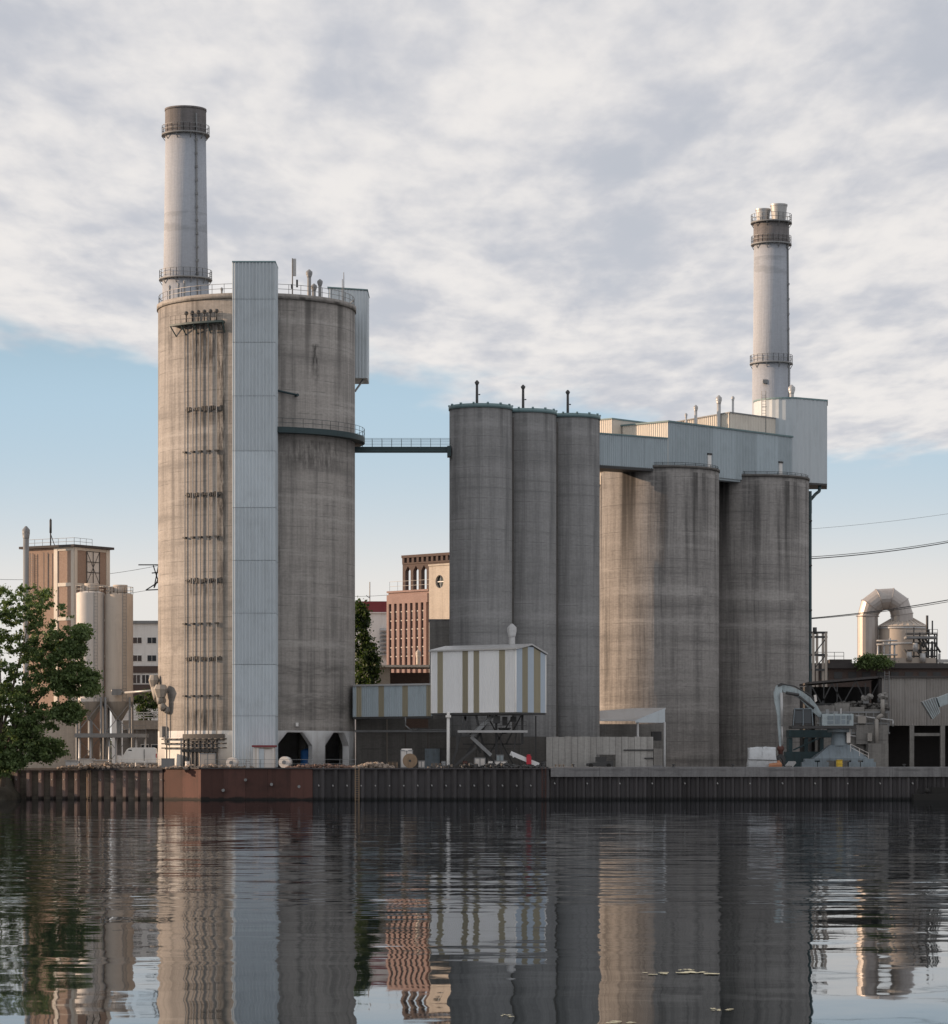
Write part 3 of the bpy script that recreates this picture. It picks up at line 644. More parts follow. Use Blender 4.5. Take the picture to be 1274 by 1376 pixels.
# gallery from the slender silos
x0, x1 = X(803, 449), hp(0, 0)[0]-.05
gg = thing('conveyor_gallery', 'high pale blue conveyor gallery between the slender silos and the head house', 'conveyor', ((x0+x1)/2, 450, Z(625, 449)))
z0, z1, z1b = Z(625, 449), Z(583, 449), Z(590, 456)
MB().prism([(x0, 449.1), (x1, 456.2), (x1, 461), (x0, 454)], z0+.1, [z1-.05, z1b-.05, z1b-.05, z1-.05]).build('core', 'blue2', gg)
for k in range(3):
    f0, f1 = k/3+.002, (k+1)/3-.002
    MB().corr((x0+(x1-x0)*f0, 449+7*f0), (x0+(x1-x0)*f1, 449+7*f1), z0, z1+(z1b-z1)*f0, .38, .06, z1+(z1b-z1)*f1).build('front_panel', 'blue2', gg)
MB().prism([(x0, 448.8), (x1, 455.8), (x1, 461.1), (x0, 454.2)], [z1+.01, z1b+.01, z1b+.01, z1+.01], [z1+.2, z1b+.2, z1b+.2, z1+.2]).build('roof_edge', 'tealtrim', gg)
b = MB(); b.prism([(x0, 448.95), (x1, 455.95), (x1, 461), (x0, 454)], z0-.35, z0+.09); b.build('underside_frame', 'steeld', gg)
# rounded stair tower at the end
rt = thing('rounded_tower', 'pale blue tower with rounded sunlit left side at the right end of the head house', 'tower', (X(1063, 480), 480, 45))
cx, cy, rr = X(1060, 480), 482.5, 4.95
arc = [(cx+rr*cos(t), cy+rr*sin(t)) for t in [radians(d_) for d_ in range(100, 281, 6)]]      # back-left-front
rc = (X(1111, 481), 481.0); bcx = (X(1111, 487), 487.2)
poly = arc+[rc, bcx]; zt2, zb2 = Z(537, 479), Z(650, 481)
b = MB(); i0 = len(arc); L = 0; pr = []
full = poly+[poly[0]]
for a, c in zip(full, full[1:]):
    a = Vector(a); c = Vector(c); n_ = max(1, round((c-a).length/.4))
    for k in range(n_): pr.append(a.lerp(c, k/n_))
pr2 = []
for k, p in enumerate(pr):
    d = (pr[(k+1) % len(pr)]-pr[k-1]).normalized(); nn = Vector((d.y, -d.x)); pr2.append(tuple(p+nn*(.07 if k % 2 else 0)))
b.prism(pr2, zb2, zt2); b.build('cladding', 'blue', rt)
b = MB(); b.prism([(cx+(p[0]-cx)*1.03, cy+(p[1]-cy)*1.03) for p in poly], zt2, zt2+.22); b.build('roof_cap', 'tealtrim', rt)
b = MB(); b.prism([(cx+(p[0]-cx)*1.01, cy+(p[1]-cy)*1.01) for p in poly], zb2-.3, zb2-.01); b.build('floor_frame', 'steeld', rt)
b = MB(); lx = X(1027, 475.5); ly = 476.2
for s_ in (-.3, .3): b.tube((lx+s_, ly, zt_), (lx+s_, ly, zt2+1.0), .05, 5)
for k in range(14): b.tube((lx-.3, ly, zt_+.3+k*.45), (lx+.3, ly, zt_+.3+k*.45), .03, 4)
for k in range(3): b.path([(lx-.3, ly, zt_+3+k*1.4), (lx-.35, ly-.6, zt_+3+k*1.4), (lx+.35, ly-.6, zt_+3+k*1.4), (lx+.3, ly, zt_+3+k*1.4)], .035, 4)
b.build('ladder', 'steel', rt)
b = MB().box(X(1018, 476), X(1030, 476), 477, 478.4, zt_+.2, Z(566, 476)); b.build('access_door', 'steel', rt)
vent(1064, 517, 538, 483, .33, 'round headed vent on the rounded tower roof beside the right chimney', None, 'galv', 1.6, zt2)
for px, py, r, lab in ((922, 555, .14, 'smallest leftmost vent stub on the head house roof'), (935, 544, .22, 'short mushroom vent on the head house roof'), (966, 531, .30, 'tallest bent vent pipe on the head house roof'), (985, 532, .16, 'thin straight vent pipe on the head house roof')):
    vent(px, py, 580, 471, r, lab, 'vents on the head house roof', 'galv', 1.5, zt_+.1)
dp = thing('drain_pipe', 'tall dark teal downpipe along the right edge of the stained silos', 'pipe', (X(1088.5, 479), 479, GZ))
b = MB(); b.cyl(X(1088.5, 478.5), 478.5, .27, .27, GZ, Z(660, 478.5), 10); b.build('pipe', 'teal', dp)
b = MB().path([at(1089, 690, 479), at(1089, 672, 479), at(1096, 664, 480), at(1101, 660, 480.5), at(1102, 650, 481)], .24, 8); b.build('elbow', 'teal', dp)
b = MB()
for py in range(700, 1000, 60): p = at(1087, py, 478.5); b.box(p.x-.4, p.x+.45, 478.1, 478.9, p.z-.1, p.z+.1)
b.build('pipe_clamp', 'steeld', dp)

# ------------------------------------------------------------------ chimneys
def platform(t, cx, cy, r, z, w=.9, mat='steel'):
    b = MB(); b.cyl(cx, cy, r+w, r+w, z-.22, z, 40, True, True)
    for k in range(10): a = 2*pi*k/10; b.beam((cx+r*cos(a), cy+r*sin(a), z-.9), (cx+(r+w)*cos(a), cy+(r+w)*sin(a), z-.2), .1, .1)
    b.build('platform', mat, t)
    MB().rail([(cx+(r+w-.06)*cos(2*pi*k/24), cy+(r+w-.06)*sin(2*pi*k/24), z) for k in range(25)], 1.15, 1.2, .04, (.5,)).build('platform_railing', mat, t)
cx, cy = X(249.5, 455), 455.0
t = thing('chimney', 'tall pale grey left chimney with dark top band behind the big silo', 'chimney', (cx, cy, GZ))
zt = Z(147, cy); zd = Z(181, cy); zl = Z(375, cy); rT, rB = 2.87, 3.28
MB().cyl(cx, cy, 3.9, rB, GZ, zl, 64).build('lower_stack', 'chim', t); MB().cyl(cx, cy, rB-.12, rT, zl, zd, 64).build('stack', 'chim', t)
b = MB().cyl(cx, cy, rT+.06, rT+.04, zd, zt, 64, False); b.cyl(cx, cy, rT-.3, rT-.3, zt-1.5, zt-1.45, 40); b.cyl(cx, cy, rT+.1, rT+.1, zt-.3, zt, 64, True, True); b.build('top_band', 'chimtop', t)
platform(t, cx, cy, rT, zd, .55); platform(t, cx, cy, rB, zl, .5)
b = MB(); a = radians(-55)
b.tube((cx+(rB+.1)*cos(a), cy+(rB+.1)*sin(a), 60), (cx+(rT+.12)*cos(a), cy+(rT+.12)*sin(a), zt-1), .13, 6)
for k in range(14): z = 70+k*1.9; q = rB+(rT-rB)*(z-zl)/(zd-zl); b.rbox(cx+(q+.1)*cos(a), cy+(q+.1)*sin(a), .35, .3, z, z+.3)
b.build('cable_duct', 'steel', t)
cx, cy = X(1036.5, 494), 494.0
t = thing('chimney', 'pale grey right chimney with two flared pipes on top', 'chimney', (cx, cy, GZ))
zt, zd, zl = Z(299, cy), Z(328, cy), Z(488, cy); rT, rB = 2.68, 2.92
MB().cyl(cx, cy, 3.1, rB, GZ, zl, 64).build('lower_stack', 'chim', t); MB().cyl(cx, cy, rB-.1, rT, zl, zd, 64).build('stack', 'chim', t)
MB().cyl(cx, cy, rT+.06, rT+.06, zd, zt, 64).build('top_band', 'chimtop', t)
platform(t, cx, cy, rT, zd, .45); platform(t, cx, cy, rT, zt, .5); platform(t, cx, cy, rB, zl, .4)
for px, py, r0, r1, yo in ((1026, 280, .95, 1.15, .7), (1046, 276, 1.05, 1.3, -.7)):
    q = X(px, cy); b = MB().cyl(q, cy+yo, r0, r1, zt, Z(py, cy), 28, False); b.cyl(q, cy+yo, r1+.05, r1+.05, Z(py, cy)-.25, Z(py, cy), 28, False); b.cyl(q, cy+yo, r1-.15, r1-.15, Z(py, cy)-.6, Z(py, cy)-.55, 20); b.build('flue_pipe', 'galv', t)
b = MB(); a = radians(-30); b.tube((cx+(rB+.1)*cos(a), cy+(rB+.1)*sin(a), 50), (cx+(rT+.12)*cos(a), cy+(rT+.12)*sin(a), zd), .12, 6)
for k in range(9): z = 60+k*2.3; b.rbox(cx+(rT+.2)*cos(a), cy+(rT+.2)*sin(a), .35, .3, z, z+.3)
b.build('cable_duct', 'steel', t)
b = MB().rbox(X(1026, cy), cy-2.85, .7, .5, Z(518, cy), Z(513, cy)); b.build('junction_box', 'steel', t)

# ------------------------------------------------------------------ striped box over the quay, and its feeding conveyor
c0 = Vector((X(693, 414), 414.0)); cl = Vector((X(580, 422), 422.0)); cr = Vector((X(733, 419.5), 419.5)); cb = cl+(cr-c0)
zb0, zt0 = Z(957, 414), Z(873, 414); zr = Z(880, 419.5); zp = Z(867.5, 416.7)
sb = thing('loading_box', 'white metal box with olive vertical stripes raised on steel legs over the quay', 'machine house', (*((cl+cr)/2), GZ))
def lp(a, c, f, off=0.0):
    d = (c-a).normalized(); n_ = Vector((d.y, -d.x)); q = a.lerp(c, f)+n_*off; return (q.x, q.y)
MB().prism([lp(cl, c0, .004, -.1), tuple(c0+(cr-c0).normalized()*.1+(cl-c0).normalized()*.1), tuple(cr+(cl-c0).normalized()*.1), tuple(cb)], zb0+.05, [zt0-.1, zt0-.1, zr-.1, zr-.1]).build('core', 'blue2', sb)
# long face: stripes in order, positions as fractions
def stripes(a, c, cuts, z1f, wm, sm, th=.05):
    k = 0
    for f0, f1 in zip(cuts, cuts[1:]):
        m_ = sm if k % 2 else wm; k += 1
        b = MB()
        b.corr(lp(a, c, f0), lp(a, c, f1), zb0, z1f(f0), .30, th, z1f(f1))
        b.build('stripe_panel' if m_ == sm else 'white_panel', m_, sb)
fx = lambda p: (p-580)/113
stripes(cl, c0, [0, fx(588), fx(595.5), fx(622), fx(629.5), fx(637), fx(644.5), fx(671), fx(679), 1], lambda f: zt0, 'boxw', 'olive')
fe = lambda p: (p-693)/40
def gz(f): return zt0+(zp-zt0)*min(1, f/.5) if f <= .5 else zp+(zr-zp)*(f-.5)/.5
stripes(c0, cr, [0, fe(701.5), fe(709), fe(717), fe(726), 1], gz, 'boxb', 'olive')
b = MB()
ax = (cl-c0); e0 = c0.lerp(cr, .5)
o_ = (c0-cl).normalized()*.25; s1 = (c0-cr).normalized()*.25
A_ = [c0+o_+s1, e0+o_, cr+o_-s1]; B_ = [p+ax*1.02 for p in (c0+s1, e0, cr-s1)]
zz_ = [zt0+.02, zp+.05, zr+.02]
i = b.add([(*p, z_) for p, z_ in zip(A_, zz_)]+[(*p, z_) for p, z_ in zip(B_, zz_)]+[(*p, z_+.2) for p, z_ in zip(A_, zz_)]+[(*p, z_+.2) for p, z_ in zip(B_, zz_)])
for f in ((6, 7, 10, 9), (7, 8, 11, 10), (3, 4, 1, 0), (4, 5, 2, 1), (0, 1, 7, 6), (1, 2, 8, 7), (9, 10, 4, 3), (10, 11, 5, 4), (0, 6, 9, 3), (2, 5, 11, 8)): b.face(tuple(i+k for k in f))
b.build('roof', 'galv', sb)
for q in (c0, cr, cl): MB().cyl(q.x, q.y, .12, .12, zb0, (zt0 if q is not cr else zr)-.02, 8).build('corner_trim', 'white', sb)
b = MB().prism([lp(cl, c0, 0, .02), lp(cl, c0, 1, .02), tuple(cr), tuple(cb)], zb0-.28, zb0-.01); b.build('floor_frame', 'steeld', sb)
v_ = vent(688, 838, 872, 418.5, .42, 'pale mushroom vent on the roof of the striped box', None, 'galv', 1.45, zt0+.1)
# legs, inclined chute and walkway under box
b = MB(); b.cyl(X(602.5, 419.5), 419.5, .22, .22, GZ, Z(957, 419.5), 12); b.rbox(X(602.5, 419.5), 419.5, .7, .7, zb0-.6, zb0-.3); b.build('white_post', 'white', sb)
for p0, p1 in (((626, 962), (607, 1030)), ((640, 962), (656, 1030)), ((660, 962), (622, 1022)), ((632, 985), (668, 1030)), ((667, 960), (667, 1030)), ((702, 960), (702, 1000)), ((624, 962), (646, 1012))):
    b = MB().beam(at(*p0, 418.5), at(*p1, 418.5), .3, .3); b.build('strut', 'steeld', sb)
for p0, p1, Y_ in (((622, 1000), (700, 1000), 421), ((700, 962), (680, 1000), 421), ((655, 962), (690, 1028), 421), ((690, 962), (648, 1028), 421), ((720, 962), (720, 1030), 422), ((614, 985), (614, 1010), 417), ((672, 985), (676, 1030), 418.5), ((694, 985), (690, 1012), 418.5)):
    MB().beam(at(*p0, Y_), at(*p1, Y_), .18, .18).build('strut', 'steeld', sb)
b = MB().beam(at(662, 961, 418), at(633, 990, 417), .6, .45); b.beam(at(633, 990, 417), at(660, 1015, 417), .6, .45); b.build('chute', 'steel', sb)
b = MB(); b.beam(at(615, 983, 416.5), at(709, 983, 416.5), 1.6, .3); b.build('walkway', 'galv', sb)
MB().rail([at(640, 981, 415.8), at(707, 981, 415.8)], 1.15, 1.1, .035, (.5,)).build('walkway_railing', 'steeld', sb)
b = MB(); pbox(b, 663, 672, 962, 972, 416.5, 1.2); pbox(b, 675, 682, 963, 975, 417, 1.2); pbox(b, 686, 694, 963, 970, 417.5, 1.2); b.cyl(X(678, 417.4), 417.4, .9, .25, Z(978, 417), Z(986, 417), 8); b.build('drive_unit', 'steeld', sb)
b = MB()
for k in range(11):
    p = at(612+k*2.6, 1028-k*2.2, 416.8); b.box(p.x-.2, p.x+.2, 416.2, 417.4, p.z-.05, p.z+.03)
b.beam(at(610, 1030, 416.2), at(640, 1004, 416.2), .1, .3); b.beam(at(610, 1030, 417.4), at(640, 1004, 417.4), .1, .3)
b.build('stairs', 'steeld', sb)
cg = thing('conveyor_gallery', 'low grey blue conveyor gallery with olive stripes joining big silo and striped box', 'conveyor', (X(527, 426), 427, Z(962, 426)))
a0 = Vector((X(474, 430), 430.0)); a1 = Vector((X(581, 423), 423.0)); z0, z1 = Z(963, 428), Z(922, 428)
MB().prism([tuple(a0+Vector((0, .1))), tuple(a1+Vector((0, .1))), (a1.x, a1.y+3.6), (a0.x, a0.y+3.6)], z0+.05, z1-.05).build('core', 'blue2', cg)
fc = lambda p: (p-474)/107.0
cu = [474, 479, 486, 509, 516.5, 541, 548.5, 573, 579.5, 581]
for k, (p0, p1) in enumerate(zip(cu, cu[1:])):
    MB().corr(lp(a0, a1, fc(p0)), lp(a0, a1, fc(p1)), z0, z1, .35, .05).build('stripe_panel' if k % 2 else 'clad_panel', 'olive' if k % 2 else 'blue2', cg)
MB().prism([(a0.x, a0.y-.25), (a1.x, a1.y-.25), (a1.x, a1.y+3.8), (a0.x, a0.y+3.8)], z1+.01, z1+.25).build('roof', 'galv', cg)
b = MB(); b.prism([(a0.x, a0.y-.1), (a1.x, a1.y-.1), (a1.x, a1.y+3.6), (a0.x, a0.y+3.6)], z0-.3, z0-.01); b.build('floor_frame', 'steeld', cg)
b = MB().path([at(545, 964, 425), at(545, 975, 425), at(552, 981, 425), at(560, 981, 427), at(604, 981, 427)], .1, 6); b.build('drain_pipe', 'steel', cg)

# ------------------------------------------------------------------ wall and sheds at the foot of the slender silos
YW = 433.0
t = thing('yard_wall', 'dark grey concrete yard wall below the low striped conveyor gallery', 'wall', (X(540, YW), YW, GZ))
pw = [(478, 520), (520, 545), (545, 575), (575, 601)]
for k, (p0, p1) in enumerate(pw):
    b = MB(); b.box(X(p0, YW)+.03, X(p1, YW)-.03, YW+(k % 2)*.12, YW+.8, GZ, Z(966 if k != 2 else 978, YW)); b.build('wall_panel', 'concd', t)
MB().box(X(477, YW), X(602, YW), YW-.1, YW+.5, Z(984, YW), Z(981, YW)).build('pipe_shelf', 'steel', t)
MB().box(X(571, YW), X(591, YW), YW-.25, YW, GZ, Z(1006, YW)).build('grey_door', 'machined', t)
MB().box(X(480, YW), X(494, YW), YW-.25, YW-.02, GZ, Z(1007, YW)).build('rusty_door', 'concd', t)
t = thing('yard_wall', 'dark concrete yard wall under the slender silos behind the striped box legs', 'wall', (X(700, 432), 432, GZ))
for p0, p1, pt in ((604, 640, 990), (640, 700, 985), (700, 738, 990)):
    MB().box(X(p0, 431)+.03, X(p1, 431)-.03, 431, 431.8, GZ, Z(pt, 431)).build('wall_panel', 'concd', t)
# pale panel fence
YF = 421.0
t = thing('panel_fence', 'pale concrete plank fence with dark hole on the quay below the slender silos', 'fence', (X(800, YF), YF, GZ))
n = 17; x0, x1 = X(734, YF), X(878, YF)
for k in range(n):
    a, c = x0+(x1-x0)*k/n+.02, x0+(x1-x0)*(k+1)/n-.02; pc = 734+144*(k+.5)/n
    lo = Z(1014, YF) if 800 < pc < 824 else GZ
    tp = Z(990+random.uniform(-.6, .6), YF)
    MB().box(a, c, YF+random.uniform(-.05, .05), YF+.3, lo, tp).build('fence_plank', 'panel', t)
b = MB(); b.beam((X(838, YF), YF-.1, Z(1008, YF)), (X(878, YF), YF-.1, Z(1008, YF)), .12, .18); b.beam((X(866, YF), YF-.1, Z(1019, YF)), (X(878, YF), YF-.1, Z(1019, YF)), .12, .18); b.build('rail_bar', 'steeld', t)
t = thing('concrete_block', 'beige concrete block at right end of the pale panel fence', 'block', (X(884, YF), YF, GZ))
MB().box(X(878.5, YF), X(890, YF), YF-.2, YF+1.3, GZ, Z(1006, YF)).build('block', 'conc', t); MB().box(X(877.5, YF), X(890.5, YF), YF-.3, YF+1.4, GZ, GZ+.35).build('plinth', 'cap', t)
# lean-to with blue gable
t = thing('lean_to', 'open shed with sloping grey roof and pale blue gable behind the panel fence', 'shed', (X(852, 428), 428, GZ))
r = [at(806, 969, 427), at(854, 969, 427), at(895, 953, 429), at(852, 953.5, 436), at(806, 957, 436)]
b = MB(); i = b.add([(p.x, p.y, p.z) for p in (r[0], r[1], r[2], r[3], r[4])]+[(p.x, p.y, p.z+.2) for p in r])
b.face((i+5, i+6, i+7, i+8, i+9)); b.face((i+4, i+3, i+2, i+1, i))
for k in range(5): q = (k+1) % 5; b.face((i+k, i+q, i+5+q, i+5+k))
b.build('roof', 'galv', t)
g0, g1 = at(854, 971, 426.9), at(895, 971, 426.9)
b = MB(); b.prism([(g0.x, 426.9), (g1.x, 428.9), (g1.x, 429.1), (g0.x, 427.1)], Z(971, 427), [Z(968, 427), Z(953, 429)+.15, Z(953, 429)+.15, Z(968, 427)]); b.build('gable_panel', 'blue', t)
for px, y_ in ((857, 427.3), (893, 428.9)): MB().cyl(X(px, y_), y_, .17, .17, GZ, Z(970, 427), 8).build('post', 'galv', t)
MB().box(X(806, 437), X(896, 437), 437, 437.4, GZ, Z(973, 437)).build('back_wall', 'conc', t)
b = MB(); pbox(b, 876, 889, 983, 995, 431, 2); b.build('machine_cabinet', 'steeld', t)

# ------------------------------------------------------------------ left background: brick tower and small silos
c0 = Vector((X(100, 450), 450.0)); c1 = Vector((X(33, 455), 455.0)); c2 = Vector((X(147, 456.5), 456.5)); c3 = c1+c2-c0
zt = Z(733, 450)
bt = thing('brick_tower', 'orange brick tower with cream concrete frame and flat roof behind the tree', 'building', (*c0, GZ))
MB().prism([tuple(c1), tuple(c0), tuple(c2), tuple(c3)], GZ, zt-.2).build('wall', 'brick', bt)
def facestrip(a, c, f0, f1, z0, z1, th, name, mat, par):
    q = [lp(a, c, f0, th), lp(a, c, f1, th), lp(a, c, f1, -.02), lp(a, c, f0, -.02)]
    return MB().prism(q, z0, z1).build(name, mat, par)
for f0, f1 in ((.0, .03), (.60, .67), (.94, 1.0)): facestrip(c1, c0, f0, f1, GZ, zt-.22, .12, 'column', 'cream', bt)
for f0, f1 in ((0.001, .07), (.9, 1.0)): facestrip(c0, c2, f0, f1, GZ, zt-.22, .11, 'column', 'cream', bt)
for py in (737, 785, 831, 880): 
    z = Z(py, 450)
    facestrip(c1, c0, .67, .94, z-.25, z+.25, .09, 'beam', 'cream', bt); facestrip(c0, c2, .07, .9, z-.2, z+.2, .08, 'beam', 'cream', bt)
MB().prism([tuple(c1+Vector((-.8, -.1))), tuple(c0+Vector((0, -.6))), tuple(c2+Vector((.7, 0))), tuple(c3+Vector((0, .6)))], zt-.19, zt+.15).build('roof', 'roof', bt)
w_ = facestrip(c0, c2, .34, .70, Z(783, 451), Z(740, 451), .06, 'window', 'tankw', bt)
b = MB()
for f in (.34, .52, .70): b.tube((*lp(c0, c2, f, .1), Z(783, 451)), (*lp(c0, c2, f, .1), Z(740, 451)), .07, 4)
for py in (740, 754, 768, 783): b.tube((*lp(c0, c2, .34, .1), Z(py, 451)), (*lp(c0, c2, .70, .1), Z(py, 451)), .06, 4)
b.tube((*lp(c0, c2, .34, .1), Z(783, 451)), (*lp(c0, c2, .7, .1), Z(740, 451)), .04, 4); b.tube((*lp(c0, c2, .34, .1), Z(740, 451)), (*lp(c0, c2, .7, .1), Z(783, 451)), .04, 4)
b.build('glazing_bars', 'steeld', w_)
b = MB()
for f in (.14, .2, .42, .5):
    b.tube((*lp(c1, c0, f, .3), Z(800, 452)), (*lp(c1, c0, f, .3), Z(742, 452)), .06, 4)
for k in range(20): z = Z(800-k*2.9, 452); b.tube((*lp(c1, c0, .14, .3), z), (*lp(c1, c0, .2, .3), z), .03, 4)
b.build('ladder', 'steel', bt)
b = MB().rail([(*lp(c1, c0, 0, -.5), zt+.15), (*lp(c1, c0, .95, -.5), zt+.15), (*lp(c0, c2, .6, -.6), zt+.15)], 1.0, 1.5, .035, (.5,)); b.build('roof_railing', 'steel', bt)
vent(35, 707, 1030, 451, .42, 'tall grey flue pipe at the left edge of the brick tower', None, 'steel', 1.3, GZ)
t = thing('antenna', 'black antenna mast on the roof of the brick tower', 'mast', (X(68, 452), 452, zt))
b = MB(); b.tube((X(68, 452.5), 452.5, zt), (X(68, 452.5), 452.5, Z(697, 452.5)), .10); b.tube((X(68, 452.5), 452.5, Z(716, 452)), (X(68, 452.5), 452.5, Z(698, 452)), .18); b.tube((X(68, 452.5), 452.5, zt+1.8), (X(74, 452.5), 452.5, zt), .06); b.build('mast', 'steeld', t)
t = thing('annex_building', 'cream low plant building at the foot of the brick tower', 'building', (X(70, 446), 447, GZ))
pbox(MB(), 20, 102, 962, 1032, 446, 6).build('wall', 'plaster', t); pbox(MB(), 19, 103, 958, 962, 445.7, 6.5).build('roof', 'roof', t)
def smallsilo(px, mat, lab, ptop):
    Y = 441.0; x = X(px, Y); r = 1.93; zt = Z(ptop, Y); zb = Z(943, Y)
    t = thing('storage_silo', lab, 'silo', (x, Y, GZ), 'two small steel silos on legs')
    MB().cyl(x, Y, r, r, zb, zt, 40, False).build('tank', mat, t); MB().cyl(x, Y, .45, r, Z(968, Y), zb, 40, False, True).build('hopper_cone', 'ductp', t)
    MB().cyl(x, Y, r, .5, zt, zt+.5, 40).build('roof', mat, t)
    b = MB().rail([(x+r*cos(2*pi*k/12), Y+r*sin(2*pi*k/12), zt) for k in range(13)], 1.0, 1.2, .035, (.5,)); b.build('roof_railing', 'steel', t)
    b = MB(); b.cyl(x+.2, Y-.3, 1.0, 1.0, zt+.3, zt+1.3, 14); b.rbox(x-1, Y-.8, .6, .6, zt+.2, zt+1.0); b.build('filter_unit', 'tankb', t)
    for dx_ in (-1, 1):
        for dy_ in (-1, 1): MB().cyl(x+dx_*r*.86, Y+dy_*r*.86, .16, .16, GZ, zb+.6, 8).build('leg', 'steel', t)
    b = MB()
    for dx_ in (-1, 1): b.beam((x-dx_*r*.86, Y-r*.86, zb-.2), (x+dx_*r*.86, Y-r*.86, Z(985, Y)), .1, .1)
    b.beam((x-r, Y-r*.86, Z(987, Y)), (x+r, Y-r*.86, Z(987, Y)), .25, .3)
    for dx_ in (-1, 1): b.beam((x-dx_*r*.86, Y-r*.86, Z(990, Y)), (x+dx_*r*.86, Y-r*.86, GZ+.2), .08, .08)
    b.build('bracing', 'steel', t)
    b = MB(); b.cyl(x, Y, .35, .35, Z(1015, Y), Z(966, Y), 10); b.build('outlet_pipe', 'steel', t)
    b = MB()
    for q in (-.25, .25): b.tube((x+r*.5+q, Y-r*.9-.1, zb), (x+r*.5+q, Y-r*.9-.1, zt+.8), .04, 4)
    for k in range(34): b.tube((x+r*.5-.25, Y-r*.9-.1, zb+k*.45), (x+r*.5+.25, Y-r*.9-.1, zb+k*.45), .025, 4)
    b.build('ladder', 'steel', t)
smallsilo(121.5, 'tankw', 'whitish small steel silo on legs, the left one beside the brick tower', 797)
smallsilo(160, 'tankb', 'beige small steel silo on legs, the right one nearest the big silo', 799)
t = thing('pipe_bridge', 'grey conveying pipe running from the small silos to the big silo flank', 'pipe', (X(180, 438), 438, Z(930, 438)))
b = MB().path([at(150, 928, 438.5), at(165, 931, 438), at(205, 928, 432)], .16, 8); b.build('pipe', 'galv', t); b = MB(); pbox(b, 150, 163, 926, 934, 437.6, 1); b.build('valve_box', 'steel', t)
t = thing('loading_platform', 'dark steel loading platform under the two small silos', 'platform', (X(150, 437), 437, GZ))
b = MB(); pbox(b, 100, 196, 986, 991, 436.5, 4); b.build('deck', 'steel', t)
for px in (107, 122, 147, 156, 183, 195): MB().cyl(X(px, 437), 437, .16, .16, GZ, Z(990, 437), 8).build('post', 'galv', t)
MB().rail([at(160, 986, 436.6), at(196, 986, 436.6)], 1.1, 1.2, .035).build('railing', 'steel', t)
# white office block behind
YO = 520.0
t = thing('office_block', 'white office block with rows of dark windows between small silos and big silo', 'building', (X(240, YO), YO, GZ))
pbox(MB(), 150, 330, 838, 1031, YO, 12).build('wall', 'white', t)
pbox(MB(), 148, 332, 834, 838, YO-.3, 12.6).build('roof_edge', 'steel', t)
for py in (856, 880):
    for px in (160, 178, 197.5, 216):
        f = pbox(MB(), px, px+13, py, py+9, YO-.06, .3).build('window', 'white', t); 
        pbox(MB(), px+.7, px+6.2, py+.7, py+8.3, YO-.09, .2).build('pane', 'glass', f); pbox(MB(), px+6.9, px+12.3, py+.7, py+8.3, YO-.09, .2).build('pane', 'glass', f)
pbox(MB(), 149, 331, 895, 904, YO-.25, .4).build('brown_band', 'brickdk', t)
for px in (158, 178, 190, 202, 214):
    f = pbox(MB(), px, px+11, 905.5, 919, YO-.1, .3).build('window', 'white', t); pbox(MB(), px+1, px+5, 907, 918, YO-.14, .2).build('pane', 'glass', f); pbox(MB(), px+6, px+10, 907, 918, YO-.14, .2).build('pane', 'glass', f)
pbox(MB(), 149, 331, 920, 945, YO-.2, .4).build('dark_band', 'brickdk', t)
t = thing('terrace_wall', 'beige low building with white balustrade left of the big silo', 'building', (X(190, 470), 471, GZ))
pbox(MB(), 165, 235, 968, 980, 470, 8).build('parapet', 'plaster', t); pbox(MB(), 165, 235, 980.5, 1031, 470.4, 7).build('wall', 'conc', t)
for px in (189, 203): 
    f = pbox(MB(), px, px+11, 1000, 1016, 470.3, .3).build('window', 'white', t); pbox(MB(), px+1, px+10, 1001, 1015, 470.25, .2).build('pane', 'glass', f)
b = MB().rail([at(165, 968, 470.5), at(235, 968, 470.5)], 1.15, 1.6, .1, (.33, .66)); b.build('balustrade', 'white', t)
# lattice pylon tip
t = thing('power_pylon', 'lattice power pylon arm peeking out left of the big silo', 'pylon', (X(222, 640), 640, GZ))
b = MB(); Yp = 640
for a, c in (((222, 1029), (213, 760)), ((232, 1029), (222, 760)), ((213, 760), (222, 740)), ((196, 793), (240, 791)), ((196, 793), (213, 782)), ((204, 770), (226, 768)), ((206, 760), (213, 782)), ((213, 760), (207, 790)), ((207, 790), (214, 775)), ((186, 759), (220, 759))): b.beam(at(*a, Yp), at(*c, Yp), .22, .22)
b.build('lattice', 'steeld', t)

# ------------------------------------------------------------------ centre background: brick works
YB = 575.0
fa, fb = Vector((X(522, 578), 578.0)), Vector((X(576.5, 570), 570.0))
bb = thing('brick_works', 'pink red brick works with tall slit windows in sunlight between the silos', 'building', (*fa, GZ))
dv = (fb-fa).normalized(); bn_ = Vector((-dv.y, dv.x))
zt = Z(796, 575)
MB().prism([tuple(fa), tuple(fb), tuple(fb+bn_*14), tuple(fa+bn_*14)], GZ, zt).build('wall', 'brickred', bb)
MB().prism([lp(fa, fb, -.02, .25), lp(fa, fb, 1.0, .25), tuple(fb+bn_*14.2), tuple(fa+bn_*14.2)], zt+.01, zt+.35).build('cornice', 'brickred', bb)
nn = 7
for k in range(nn+1): 
    f = (k+.15)/(nn+.6); facestrip(fa, fb, max(0, f-.033), min(1, f+.033), GZ, Z(811, 575), .45, 'pilaster', 'brickred', bb)
facestrip(fa, fb, 0, 1, Z(811, 575), Z(799, 575), .44, 'frieze', 'brickred', bb)
